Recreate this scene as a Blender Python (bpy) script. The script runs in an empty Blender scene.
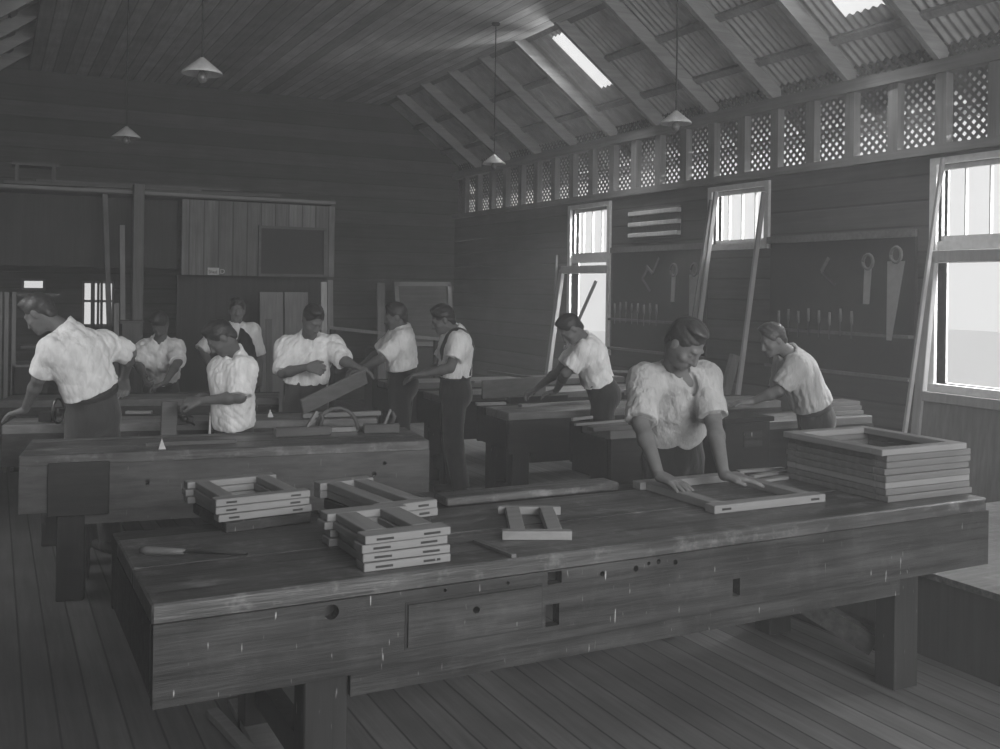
HAZE, WORLD, WINP, FRONTP, LEFTP, SKYP = .0150, .82, 640., 610., 80., 400.
import bpy, bmesh, math, random
import numpy as np
from mathutils import Vector, Matrix
R = random.Random(7)
PI = math.pi
SC = bpy.context.scene
COL = SC.collection
CAMH = 1.68
YAW = math.radians(26.9); ROLL = math.radians(.77)
FW = Vector((math.sin(YAW), math.cos(YAW), 0)); RT = Vector((math.cos(YAW), -math.sin(YAW), 0)); UP = Vector((0, 0, 1))

def at(px, py, d):
    """point seen at a pixel of the photograph, d metres along the camera axis"""
    u = px - 500.; v = py - 288.
    a = u * math.cos(ROLL) + v * math.sin(ROLL); b = -u * math.sin(ROLL) + v * math.cos(ROLL)
    return Vector((0, 0, CAMH)) + (FW * 1000 + RT * a - UP * b) * (d / 1000.)

# ---------------------------------------------------------------- objects
def tag(o, label=None, cat=None, group=None, kind=None):
    if label: o['label'] = label
    if cat: o['category'] = cat
    if group: o['group'] = group
    if kind: o['kind'] = kind
    return o

def thing(name, label, cat, loc=(0, 0, 0), group=None):
    o = bpy.data.objects.new(name, None); COL.objects.link(o)
    o.location = loc; o.empty_display_size = .1
    o['o'] = tuple(loc)
    return tag(o, label, cat, group)

def origin(o):
    v = Vector((0, 0, 0))
    while o is not None:
        v += Vector(o.location); o = o.parent
    return v

def link(name, me, m, parent=None, loc=None):
    """mesh in world coordinates -> object whose origin is its parent's origin, or its own base"""
    if parent is None:
        if loc is None:
            co = np.empty(len(me.vertices) * 3, np.float32); me.vertices.foreach_get('co', co); co = co.reshape(-1, 3)
            loc = ((co[:, 0].min() + co[:, 0].max()) / 2, (co[:, 1].min() + co[:, 1].max()) / 2, co[:, 2].min())
        sh = Vector([float(c) for c in loc])
    else:
        sh = origin(parent)
    me.transform(Matrix.Translation(-sh))
    if m is not None: me.materials.append(m)
    o = bpy.data.objects.new(name, me); COL.objects.link(o)
    if parent is None: o.location = sh
    else: o.parent = parent
    return o

def dup(root, loc, label=None, group=None, rz=0., rot=None):
    r = root.copy(); COL.objects.link(r); r.location = loc
    if rot is not None: r.rotation_euler = rot
    else: r.rotation_euler = (0, 0, rz)
    if label: r['label'] = label
    if group: r['group'] = group
    for ch in list(root.children):
        c = ch.copy(); COL.objects.link(c); c.parent = r
        for g in ch.children:
            d = g.copy(); COL.objects.link(d); d.parent = c
    return r

class MB:
    def __init__(s): s.v = []; s.f = []
    def add(s, vs, fs):
        n = len(s.v); s.v += [tuple(v) for v in vs]; s.f += [tuple(n + i for i in f) for f in fs]; return s
    def hexa(s, p):
        return s.add(p, [(0, 3, 2, 1), (4, 5, 6, 7), (0, 1, 5, 4), (1, 2, 6, 5), (2, 3, 7, 6), (3, 0, 4, 7)])
    def box(s, x0, x1, y0, y1, z0, z1):
        return s.hexa([(x0, y0, z0), (x1, y0, z0), (x1, y1, z0), (x0, y1, z0), (x0, y0, z1), (x1, y0, z1), (x1, y1, z1), (x0, y1, z1)])
    def beam(s, a, b, w, h, up=(0, 0, 1)):
        """bar from a to b: w across, h along up"""
        a = Vector(a); b = Vector(b); d = (b - a).normalized(); u = Vector(up)
        x = d.cross(u)
        if x.length < 1e-4: x = d.cross(Vector((1, 0, 0)))
        x.normalize(); u = x.cross(d).normalized()
        p = []
        for q in (a, b):
            p += [q - x * w / 2 - u * h / 2, q + x * w / 2 - u * h / 2, q + x * w / 2 + u * h / 2, q - x * w / 2 + u * h / 2]
        return s.hexa(p)
    def tube(s, pts, r, n=10, cap=True):
        pts = [Vector(p) for p in pts]
        rr = r if isinstance(r, (list, tuple)) else [r] * len(pts)
        rings = []; ref = None
        for i, p in enumerate(pts):
            d = (pts[min(i + 1, len(pts) - 1)] - pts[max(i - 1, 0)]).normalized()
            if ref is None: ref = Vector((1, 0, 0)) if abs(d.x) < .9 else Vector((0, 1, 0))
            x = (ref - d * ref.dot(d)).normalized(); y = d.cross(x); ref = x
            rings.append([p + (x * math.cos(2 * PI * k / n) + y * math.sin(2 * PI * k / n)) * rr[i] for k in range(n)])
        vs = [v for g in rings for v in g]; fs = []
        for i in range(len(rings) - 1):
            for k in range(n):
                k2 = (k + 1) % n
                fs.append((i * n + k, i * n + k2, (i + 1) * n + k2, (i + 1) * n + k))
        if cap:
            fs.append(tuple(range(n))[::-1]); fs.append(tuple((len(rings) - 1) * n + k for k in range(n)))
        return s.add(vs, fs)
    def lathe(s, prof, c, n=32):
        vs = []; fs = []
        for r, z in prof:
            vs += [(c[0] + r * math.cos(2 * PI * k / n), c[1] + r * math.sin(2 * PI * k / n), c[2] + z) for k in range(n)]
        for i in range(len(prof) - 1):
            for k in range(n):
                k2 = (k + 1) % n
                fs.append((i * n + k, i * n + k2, (i + 1) * n + k2, (i + 1) * n + k))
        return s.add(vs, fs)
    def prism(s, poly, a, b):
        """poly: list of Vector points (planar); extruded by vector b-a"""
        n = len(poly); d = Vector(b) - Vector(a)
        vs = [Vector(p) for p in poly] + [Vector(p) + d for p in poly]
        fs = [tuple(range(n))[::-1], tuple(range(n, 2 * n))] + [(k, (k + 1) % n, n + (k + 1) % n, n + k) for k in range(n)]
        return s.add(vs, fs)
    def build(s, name, m, parent=None, bevel=0., smooth=False, loc=None, rot=None):
        me = bpy.data.meshes.new(name); me.from_pydata(s.v, [], s.f); me.update()
        bm = bmesh.new(); bm.from_mesh(me); bmesh.ops.recalc_face_normals(bm, faces=bm.faces)
        bm.to_mesh(me); bm.free()
        if smooth: me.polygons.foreach_set('use_smooth', [True] * len(me.polygons))
        o = link(name, me, m, parent, loc)
        if bevel:
            bv = o.modifiers.new('b', 'BEVEL'); bv.width = bevel; bv.segments = 1; bv.limit_method = 'ANGLE'
        return o

# ---------------------------------------------------------------- materials
class NT:
    def __init__(s, name):
        s.m = bpy.data.materials.new(name); s.m.use_nodes = True
        s.t = s.m.node_tree; s.t.nodes.clear()
        s.out = s.n('ShaderNodeOutputMaterial')
    def n(s, typ, **kw):
        nd = s.t.nodes.new(typ)
        for k, v in kw.items(): setattr(nd, k, v)
        return nd
    def l(s, a, b): s.t.links.new(a, b)
    def math(s, op, a, b=None, c=None, clamp=False):
        nd = s.n('ShaderNodeMath', operation=op, use_clamp=clamp)
        for i, x in enumerate((a, b, c)):
            if x is None: continue
            if isinstance(x, (int, float)): nd.inputs[i].default_value = x
            else: s.l(x, nd.inputs[i])
        return nd.outputs[0]
    def obj(s): return s.n('ShaderNodeTexCoord').outputs['Object']
    def scale(s, v, sc, loc=(0, 0, 0)):
        nd = s.n('ShaderNodeMapping'); nd.inputs['Scale'].default_value = sc; nd.inputs['Location'].default_value = loc
        s.l(v, nd.inputs[0]); return nd.outputs[0]
    def noise(s, v, sc=1., detail=4., rough=.6):
        nd = s.n('ShaderNodeTexNoise'); nd.inputs['Scale'].default_value = sc; nd.inputs['Detail'].default_value = detail
        nd.inputs['Roughness'].default_value = rough; s.l(v, nd.inputs['Vector']); return nd.outputs['Fac']
    def ramp(s, f, a, b, lo=0., hi=1.):
        nd = s.n('ShaderNodeMapRange'); nd.inputs['From Min'].default_value = lo; nd.inputs['From Max'].default_value = hi
        nd.inputs['To Min'].default_value = a; nd.inputs['To Max'].default_value = b; s.l(f, nd.inputs['Value']); return nd.outputs[0]
    def finish(s, val, rough=.6, bump=None, bstr=.3, bdist=.01, metal=0., spec=.5, sheen=0.):
        p = s.n('ShaderNodeBsdfPrincipled')
        p.inputs['Roughness'].default_value = rough; p.inputs['Metallic'].default_value = metal
        p.inputs['Specular IOR Level'].default_value = spec
        if sheen: p.inputs['Sheen Weight'].default_value = sheen
        if isinstance(val, (int, float)): p.inputs['Base Color'].default_value = (val, val, val, 1)
        else:
            c = s.n('ShaderNodeCombineColor')
            for i in range(3): s.l(val, c.inputs[i])
            s.l(c.outputs[0], p.inputs['Base Color'])
        if bump is not None:
            b = s.n('ShaderNodeBump'); b.inputs['Strength'].default_value = bstr; b.inputs['Distance'].default_value = bdist
            s.l(bump, b.inputs['Height']); s.l(b.outputs[0], p.inputs['Normal'])
        s.l(p.outputs[0], s.out.inputs['Surface'])
        return s.m

def wood(name, v, axis=0, amp=.35, rough=.6, spec=.4, stripe=None, sw=.12, groove=.006, dark=.3, worn=0., flecks=0., bstr=.3):
    """grain along axis; stripe = axis across which boards of width sw are laid"""
    t = NT(name); c = t.obj()
    sc = [30, 30, 30]; sc[axis] = 1.6
    g = t.noise(t.scale(c, sc), 1., 6, .65)
    big = t.noise(t.scale(c, (3, 3, 3)), 1., 3, .5)
    val = t.math('MULTIPLY', t.ramp(g, 1 - amp, 1 + amp, .3, .7), t.ramp(big, 1 - amp * .6, 1 + amp * .6, .3, .7))
    h = g
    if stripe is not None:
        sp = t.n('ShaderNodeSeparateXYZ'); t.l(c, sp.inputs[0])
        q = t.math('DIVIDE', sp.outputs[stripe], sw)
        fr = t.math('FRACT', q); idn = t.math('FLOOR', q)
        wn = t.n('ShaderNodeTexWhiteNoise', noise_dimensions='1D'); t.l(idn, wn.inputs['W'])
        val = t.math('MULTIPLY', val, t.ramp(wn.outputs['Value'], .72, 1.28))
        edge = t.math('MINIMUM', fr, t.math('SUBTRACT', 1., fr))
        gr = t.ramp(edge, 0, 1, groove / sw * .4, groove / sw)
        gr.node.clamp = True
        val = t.math('MULTIPLY', val, t.ramp(gr, dark, 1.))
        h = t.math('ADD', t.math('MULTIPLY', g, .25), gr)
    if worn:
        w = t.noise(t.scale(c, (9, 9, 9)), 1., 8, .75)
        ww = t.ramp(w, 0, worn, .52, .72); ww.node.clamp = True
        val = t.math('ADD', val, ww)
        val = t.math('MAXIMUM', val, .05)
    val = t.math('MULTIPLY', val, v)
    if flecks:
        fs = [75, 75, 75]; fs[2] = 11
        f = t.noise(t.scale(c, fs), 1., 2, .5)
        ff = t.ramp(f, 0, flecks, .71, .77); ff.node.clamp = True
        val = t.math('ADD', val, ff)
    return t.finish(val, rough, h, bstr, .006, spec=spec)

def plain(name, v, rough=.7, spec=.3, metal=0., amp=.15, sc=20., bstr=.1):
    t = NT(name); g = t.noise(t.scale(t.obj(), (sc, sc, sc)), 1., 4, .6)
    return t.finish(t.math('MULTIPLY', t.ramp(g, 1 - amp, 1 + amp, .3, .7), v), rough, g, bstr, .004, metal=metal, spec=spec)

def cloth(name, v, sc=22., bstr=.6, amp=.14, dist=.03):
    t = NT(name); c = t.obj()
    n1 = t.noise(t.scale(c, (sc, sc, sc * .35)), 1., 3, .55); n2 = t.noise(t.scale(c, (160, 160, 160)), 1., 2, .5)
    h = t.math('ADD', n1, t.math('MULTIPLY', n2, .06))
    return t.finish(t.math('MULTIPLY', t.ramp(n1, 1 - amp, 1 + amp, .3, .7), v), .9, h, bstr, dist, spec=.15, sheen=.2)

M = dict(
    floor=wood('floor_boards', .09, 1, .3, .55, .4, stripe=0, sw=.115, groove=.006, dark=.25),
    ceil=wood('ceiling_boards', .38, 1, .25, .8, .2, stripe=0, sw=.14, groove=.010, dark=.5),
    wallx=wood('weatherboard', .06, 1, .25, .8, .2, stripe=2, sw=.2, groove=.012, dark=.5),
    wally=wood('weatherboard_end', .055, 0, .3, .8, .2, stripe=2, sw=.2, groove=.012, dark=.6),
    vboard=wood('vertical_boards', .16, 2, .35, .7, .3, stripe=0, sw=.16, groove=.01, dark=.4),
    rafter=wood('rafter_wood', .23, 0, .25, .8, .2),
    stud=wood('stud_wood', .15, 2, .25, .8, .2),
    plate=wood('plate_wood', .15, 1, .25, .8, .2),
    lat=plain('lattice_paint', .12, .8, .2),
    iron=plain('galvanised_iron', .5, .45, .5, .3, .2, 6),
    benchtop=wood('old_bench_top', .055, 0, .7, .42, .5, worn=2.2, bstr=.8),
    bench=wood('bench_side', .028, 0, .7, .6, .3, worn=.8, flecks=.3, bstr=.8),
    benchm=wood('bench_lighter', .075, 0, .4, .6, .3, flecks=.1), glaretop=wood('bench_top_glare', .13, 0, .3, .38, .5, worn=.4),  # second entry: top lightened in imitation of glare from the windows
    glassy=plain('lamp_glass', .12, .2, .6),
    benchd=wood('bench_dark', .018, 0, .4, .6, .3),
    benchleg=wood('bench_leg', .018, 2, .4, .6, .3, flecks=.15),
    pale=wood('new_pine', .21, 0, .15, .6, .3, bstr=.15),
    paley=wood('new_pine_cross', .21, 1, .15, .6, .3, bstr=.15),
    pale2=wood('pine', .13, 0, .2, .6, .3), palez=wood('pine_upright', .2, 2, .2, .6, .3),
    palezz=wood('pale_upright', .42, 2, .2, .6, .3),
    midz=wood('brown_upright', .11, 2, .3, .6, .3), mid=wood('brown_wood', .09, 0, .3, .6, .3),
    darkz=wood('dark_upright', .035, 2, .3, .7, .3),
    dark=plain('dark_stained', .018, .6, .3), metal=plain('tool_steel', .14, .3, .5, 1., .2),
    blade=plain('saw_steel', .45, .35, .5, .6, .1), black=plain('blackened_iron', .02, .5, .4, .3),
    enamel=plain('lamp_enamel', .5, .35, .5), cord=plain('lamp_cord', .03, .7, .3),
    card=plain('paper', .55, .8, .2), white=plain('sash_glow_white', .45, .6, .3),  # sash white stands in for the glow around the windows
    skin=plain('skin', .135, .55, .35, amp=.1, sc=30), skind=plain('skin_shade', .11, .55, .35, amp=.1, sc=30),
    hair=plain('dark_hair', .02, .5, .5, sc=60, amp=.5, bstr=.8), hair2=plain('brown_hair', .035, .45, .5, sc=60, amp=.5, bstr=.8),
    shirt=cloth('white_shirt', .78), shirtg=cloth('grey_shirt', .36, 16, 1.), trouser=cloth('dark_trousers', .02, 10), trouserg=cloth('grey_trousers', .05, 10),
    apron=cloth('apron_cloth', .5), vest=cloth('waistcoat_cloth', .02), leather=plain('leather', .03, .45, .5), leatherl=plain('light_leather', .3, .5, .4),
    outground=plain('outside_ground', .8, .9, .1), outwall=plain('outside_wall', .45, .9, .1),
)

# ---------------------------------------------------------------- room shell
XL, XR, YF, YB = -1.0, 6.4, -1.6, 14.2
ZP = 3.45          # wall plate
ZC = 4.4           # flat ceiling
CX0, CX1 = .38, 5.14
def roofz(x): return 3.55 + .745 * (6.4 - x)

def struct(mb, name, m, parent=None, **k):
    o = mb.build(name, m, parent, **k)
    if parent is None: o['kind'] = 'structure'
    return o

mb = MB(); mb.box(XL, XR + .15, YF, YB, -.08, 0); struct(mb, 'floor', M['floor'])
mb = MB(); mb.box(CX0, CX1, YF, YB, ZC, ZC + .03); struct(mb, 'ceiling', M['ceil'])
mb = MB()
BW = [(.33, .61, 1.57, 1.72), (1.05, 1.45, 1.10, 1.70)]   # small openings to the daylight at the back
x = XL - .15
for (a, b, c, d) in BW:
    mb.box(x, a, YB, YB + .12, 0, 5.4); mb.box(a, b, YB, YB + .12, 0, c); mb.box(a, b, YB, YB + .12, d, 5.4); x = b
mb.box(x, XR + .15, YB, YB + .12, 0, 5.4)
struct(mb, 'wall_back', M['wally'])
for i, (a, b, c, d) in enumerate(BW):
    t_ = MB(); t_.box(a, b, YB + .02, YB + .05, c, c + .03); t_.box(a, b, YB + .02, YB + .05, d - .03, d)
    t_.box(a, a + .03, YB + .02, YB + .05, c, d); t_.box(b - .03, b, YB + .02, YB + .05, c, d)
    if i: t_.box((a + b) / 2 - .015, (a + b) / 2 + .015, YB + .02, YB + .05, c, d); t_.box(a, b, YB + .02, YB + .05, 1.42, 1.45)
    struct(t_, 'window_%d' % (i + 5), M['plate'])
mb = MB(); mb.box(XL - .12, XL, YF, 5.9, 0, 3.5); mb.box(XL - .12, XL, 7.3, YB, 0, 3.5); mb.box(XL - .12, XL, 5.9, 7.3, 0, 1.0); mb.box(XL - .12, XL, 5.9, 7.3, 2.5, 3.5); struct(mb, 'wall_left', M['wallx'])
mb = MB()
for yy in (5.9, 6.35, 6.82, 7.27): mb.box(XL - .08, XL - .04, yy, yy + .03, 1.0, 2.5)
for z_ in (1.0, 1.74, 2.47): mb.box(XL - .08, XL - .04, 5.9, 7.3, z_, z_ + .03)
struct(mb, 'window_7', M['white'])

# window wall: boards with openings (y0, y1, z0, z1)
WIN = [(1.75, 2.58, 1.0, 2.66), (4.44, 5.27, 1.0, 2.66), (7.17, 7.93, 2.14, 2.66), (9.83, 10.66, .98, 2.66), (12.55, 13.3, 2.14, 2.3)]
WIN = WIN[:4]
ZW = 2.74
mb = MB(); y = YF
for (a, b, c, d) in WIN:
    mb.box(XR, XR + .1, y, a, 0, ZW); mb.box(XR, XR + .1, a, b, 0, c); mb.box(XR, XR + .1, a, b, d, ZW); y = b
mb.box(XR, XR + .1, y, YB, 0, ZW)
wr = struct(mb, 'wall_right', M['wallx'])
struct(MB().box(XR - .05, XR + .1, YF, YB, ZW, ZW + .07), 'bottom_rail', M['plate'], wr)
struct(MB().box(XR - .06, XR + .1, YF, YB, ZP - .1, ZP), 'top_plate', M['plate'], wr)
SP = .451
ks = [4.79 + SP * k for k in range(-13, 21)]
for y in ks:
    struct(MB().box(XR - .03, XR + .045, y - .05, y + .05, ZW + .07, ZP - .1), 'stud', M['stud'], wr)
# diagonal lattice in the studs' gaps, open to the sky
mb = MB(); pt = .056; la = .027
z0, z1 = ZW - .02, ZP + .3
n = int((YB - YF + 1) / (pt * math.sqrt(2)))
for k in range(n):
    yy = YF - .95 + k * pt * math.sqrt(2)
    for sgn, xo in ((1, .05), (-1, .053)):
        hh = z1 - z0
        ya, yb = (yy, yy + hh) if sgn > 0 else (yy + hh, yy)
        za, zb = z0, z1
        mb.beam((XR + xo, ya, za), (XR + xo, yb, zb), la, .0025, up=(1, 0, 0))
struct(mb, 'lattice', M['lat'], wr)

# windows
def window(i, w, lower=True, bars=4):
    a, b, c, d = w
    o = MB()
    o.box(XR - .03, XR + .12, a - .06, a, c - .05, d + .05); o.box(XR - .03, XR + .12, b, b + .06, c - .05, d + .05)
    o.box(XR - .03, XR + .12, a, b, d, d + .05); o.box(XR - .05, XR + .14, a - .08, b + .08, c - .06, c)
    if lower: o.box(XR, XR + .08, a, b, 2.0, 2.08)
    f = struct(o, 'window_%d' % i, M['white'])
    tz = 2.08 if lower else c
    t = MB()
    t.box(XR + .03, XR + .06, a, b, tz, tz + .04); t.box(XR + .03, XR + .06, a, b, d - .04, d)
    for k in range(bars + 1):
        yy = a + (b - a) * k / bars
        t.box(XR + .03, XR + .06, yy - .005, yy + .005, tz + .04, d - .04)
    t.build('window_sash', M['white'], f)
    return f
for i, w in enumerate(WIN): window(i + 1, w, i != 2)

# roof: corrugated sheets, rafters, purlins
def corrugated(name, xe, xt, sgn, holes=()):
    """sheet sloping from the eave xe up to xt; waves run along y"""
    p = .08; seg = 6
    ny = int((YB + .3 - (YF)) / p * seg)
    ys = YF + np.arange(ny + 1) * p / seg
    rows = sorted(set([xe, xt] + [h[0] for h in holes] + [h[1] for h in holes]))
    vs = []; fs = []
    def zz(x): return roofz(x) if sgn > 0 else roofz(5.4 - x)
    for x in rows:
        for y in ys: vs.append((x, float(y), zz(x) + .07 + .011 * math.cos(2 * PI * y / p)))
    W = ny + 1
    for i in range(len(rows) - 1):
        xm = (rows[i] + rows[i + 1]) / 2
        for j in range(ny):
            ym = (ys[j] + ys[j + 1]) / 2
            if any(h[0] < xm < h[1] and h[2] < ym < h[3] for h in holes): continue
            fs.append((i * W + j, i * W + j + 1, (i + 1) * W + j + 1, (i + 1) * W + j))
    b = MB(); b.add(vs, fs)
    return b
SKY = [(5.36, 6.0, 8.98, 9.40), (5.6, 6.04, 5.48, 5.88)]
b = corrugated('r', 6.95, 2.7, 1, SKY); rr = struct(b, 'roof_right', M['iron'])
b = corrugated('r', -1.55, 2.7, -1); rl = struct(b, 'roof_left', M['iron'])
RAF = [5.27 + .902 * k for k in range(-7, 10)]
for y in RAF:
    struct(MB().beam((6.9, y, roofz(6.9) - .05), (2.7, y, roofz(2.7) - .05), .05, .13, up=(0, 0, 1)), 'rafter', M['rafter'], rr)
    struct(MB().beam((-1.5, y, roofz(6.9) - .05), (2.7, y, roofz(2.7) - .05), .05, .13, up=(0, 0, 1)), 'rafter', M['rafter'], rl)
for x in (6.6, 6.17, 5.71, 5.25, 4.8):
    for ya, yb in (((YF, 8.85), (9.75, YB)) if x == 5.71 else ((YF, YB),)):
        struct(MB().beam((x, ya, roofz(x) + .035), (x, yb, roofz(x) + .035), .07, .04, up=(.6, 0, .8)), 'purlin', M['rafter'], rr)
for x in (-1.2, -.77, -.31, .15, .6):
    struct(MB().beam((x, YF, roofz(5.4 - x) + .035), (x, YB, roofz(5.4 - x) + .035), .07, .04, up=(-.6, 0, .8)), 'purlin', M['plate'], rl)
struct(MB().beam((6.9, YF, 3.09), (6.52, YF, 3.09), .03, .01).box(6.5, 6.94, YF, YB + .3, 3.09, 3.11), 'eave_shade_board', M['plate'], wr)  # board added under the eave to dim the upper lattice holes
# outside ground and the neighbouring building
struct(MB().box(XR + .3, 60, -30, 50, -.9, -.8), 'ground_outside', M['outground'])

# ---------------------------------------------------------------- haze
t = NT('haze_volume'); vsn = t.n('ShaderNodeVolumeScatter')
vsn.inputs['Color'].default_value = (1, 1, 1, 1); vsn.inputs['Density'].default_value = HAZE; vsn.inputs['Anisotropy'].default_value = .15  # added haze, lifts the dark tones and spreads a little window glow
t.l(vsn.outputs[0], t.out.inputs['Volume'])
tag(MB().box(XL - .5, XR + .7, YF - 3, YB + .5, -.5, 7).build('haze', t.m), 'thin haze added through the workshop air to lift the blacks', 'haze', kind='stuff')

# ---------------------------------------------------------------- light
w = bpy.data.worlds.new('World'); SC.world = w; w.use_nodes = True
bg = w.node_tree.nodes['Background']; bg.inputs[0].default_value = (1, 1, 1, 1); bg.inputs[1].default_value = WORLD

def area(name, loc, target, sx, sy, power):
    l = bpy.data.lights.new(name, 'AREA'); l.shape = 'RECTANGLE'; l.size = sx; l.size_y = sy; l.energy = power
    o = bpy.data.objects.new(name, l); COL.objects.link(o); o.location = loc
    o.rotation_euler = (Vector(target) - Vector(loc)).to_track_quat('-Z', 'Y').to_euler()
    return o
for (a, b, c, d) in WIN:
    area('window_daylight', (XR + 1.1, (a + b) / 2, d + 1.0), (XR - 1.0, (a + b) / 2, c - .2), 1.2, 1.2, WINP)
area('front_fill', (2.4, YF - 2.0, 2.8), (1.3, 6.0, .9), 5., 2.4, FRONTP)  # added fill from the open front, centred to lift the floor; no doorway built
area('window_daylight', (XL - 1.2, 6.6, 3.0), (XL + 1.3, 6.6, 1.1), 1.4, 1.2, LEFTP)
for (a, b, c, d) in SKY:
    area('skylight_daylight', ((a + b) / 2 - .1, (c + d) / 2, roofz(a) + 1.0), ((a + b) / 2, (c + d) / 2, 3.8), 1.2, 1.2, SKYP)

cam = bpy.data.cameras.new('Camera'); co = bpy.data.objects.new('Camera', cam); COL.objects.link(co)
cam.sensor_fit = 'HORIZONTAL'; cam.sensor_width = 36.; cam.lens = 36.
cam.shift_x = 0.; cam.shift_y = -(374.5 - 288.) / 1000.
cam.clip_start = .05; cam.clip_end = 200
rot = Matrix((RT, UP, -FW)).transposed()
rot = rot @ Matrix.Rotation(ROLL, 3, 'Z')
co.matrix_world = Matrix.Translation((0, 0, CAMH)) @ rot.to_4x4()
SC.camera = co
SC.view_settings.view_transform = 'Standard'; SC.view_settings.look = 'None'; SC.view_settings.gamma = 1.
SC.view_settings.exposure = -.13; SC.view_settings.use_curve_mapping = False
SC.cycles.use_denoising = True; SC.cycles.denoiser = 'OPENIMAGEDENOISE'
SC.cycles.max_bounces = 8; SC.cycles.diffuse_bounces = 5; SC.cycles.volume_bounces = 1; SC.cycles.glossy_bounces = 3
SC.cycles.caustics_reflective = False; SC.cycles.caustics_refractive = False
SC.cycles.sample_clamp_indirect = 4.

# ================================================================ furniture
def atz(px, py, z):
    p = at(px, py, 1.); d = p - Vector((0, 0, CAMH)); t = (z - CAMH) / d.z; return Vector((0, 0, CAMH)) + d * t
def aty(px, py, y):
    p = at(px, py, 1.); d = p - Vector((0, 0, CAMH)); t = y / d.y; return Vector((0, 0, CAMH)) + d * t
def atx(px, py, x):
    p = at(px, py, 1.); d = p - Vector((0, 0, CAMH)); t = x / d.x; return Vector((0, 0, CAMH)) + d * t

class FR(MB):
    """boxes in a turned frame: u along, v across, z up"""
    def __init__(s, org, ang=0., tilt=0.):
        MB.__init__(s); s.o = Vector(org); s.a = ang
        s.u = Vector((math.cos(ang), math.sin(ang), 0)); s.w = Vector((-math.sin(ang), math.cos(ang), 0))
    def P(s, u, v, z): return s.o + s.u * u + s.w * v + Vector((0, 0, z))
    def fb(s, u0, u1, v0, v1, z0, z1):
        return s.hexa([s.P(*q) for q in ((u0, v0, z0), (u1, v0, z0), (u1, v1, z0), (u0, v1, z0), (u0, v0, z1), (u1, v0, z1), (u1, v1, z1), (u0, v1, z1))])

def panel_holes(f, u0, u1, v0, v1, z0, z1, rects=(), circs=()):
    """upright board with square slots and round holes cut through it"""
    us = {u0, u1}; zs = {z0, z1}
    cells = [(a, b, c, d, 'r') for a, b, c, d in rects] + [(c - r * 1.3, c + r * 1.3, z - r * 1.3, z + r * 1.3, (c, z, r)) for c, z, r in circs]
    for c in cells: us |= {c[0], c[1]}
    us = sorted(us)
    for a, b in zip(us[:-1], us[1:]):
        m = (a + b) / 2
        here = sorted([c for c in cells if c[0] < m < c[1]], key=lambda c: c[2])
        z = z0
        for c in here:
            if c[2] > z: f.fb(a, b, v0, v1, z, c[2])
            if c[4] != 'r' and abs(c[0] - a) < 1e-6:
                cu, cz, r = c[4]; R_ = r * 1.3; n = 16; vs = []
                for vv in (v0, v1):
                    for k in range(n):
                        t = 2 * PI * k / n; q = max(abs(math.cos(t)), abs(math.sin(t)))
                        vs.append(f.P(cu + R_ * math.cos(t) / q, vv, cz + R_ * math.sin(t) / q))
                    for k in range(n):
                        t = 2 * PI * k / n; vs.append(f.P(cu + r * math.cos(t), vv, cz + r * math.sin(t)))
                fs = []
                for k in range(n):
                    k2 = (k + 1) % n
                    fs += [(k, k2, n + k2, n + k), (2 * n + k, 2 * n + k2, 3 * n + k2, 3 * n + k), (n + k, n + k2, 3 * n + k2, 3 * n + k)]
                f.add(vs, fs)
            z = c[3]
        if z < z1: f.fb(a, b, v0, v1, z, z1)
    return f

def bench(label, p0, p1, wd, ztop=.78, apron=.28, legs=(.35, .35), top='benchtop', side='bench', rects=(), circs=(), well=.05, rail=True, group='workbenches of the woodwork room'):
    p0 = Vector((p0[0], p0[1], 0)); p1 = Vector((p1[0], p1[1], 0)); L = (p1 - p0).length; ang = math.atan2(p1.y - p0.y, p1.x - p0.x)
    root = thing('workbench', label, 'workbench', p0, group)
    F = lambda: FR(p0, ang)
    f = F(); n = 2; wt = wd - .16
    for k in range(n): f.fb(0, L, wt * k / n + (.002 if k else 0), wt * (k + 1) / n, ztop - .06, ztop)
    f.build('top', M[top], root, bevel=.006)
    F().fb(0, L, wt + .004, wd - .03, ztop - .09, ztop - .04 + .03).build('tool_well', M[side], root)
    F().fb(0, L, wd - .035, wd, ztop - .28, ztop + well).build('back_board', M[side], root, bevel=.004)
    f = F(); panel_holes(f, .003, L - .003, -.012, .03, ztop - apron, ztop - .055, rects, circs)
    f.build('apron', M[side], root)
    F().fb(0, .04, .032, wd - .04, ztop - apron + .03, ztop - .062).build('end_board', M[side], root)
    F().fb(L - .04, L, .032, wd - .04, ztop - apron + .03, ztop - .062).build('end_board', M[side], root)
    for u in (legs[0], L - legs[1]):
        for v in (.032, wd - .17):
            F().fb(u - .07, u + .07, v, v + .11, 0, ztop - .062).build('leg', M['benchleg'], root, bevel=.005)
        F().fb(u - .03, u + .03, .14, wd - .17, .12, .22).build('stretcher', M['benchleg'], root)
    if rail: F().fb(legs[0] + .07, L - legs[1] - .07, .012, .05, ztop - apron - .075, ztop - apron + .01).build('lower_rail', M[side], root)
    return root, p0, ang, L

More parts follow.
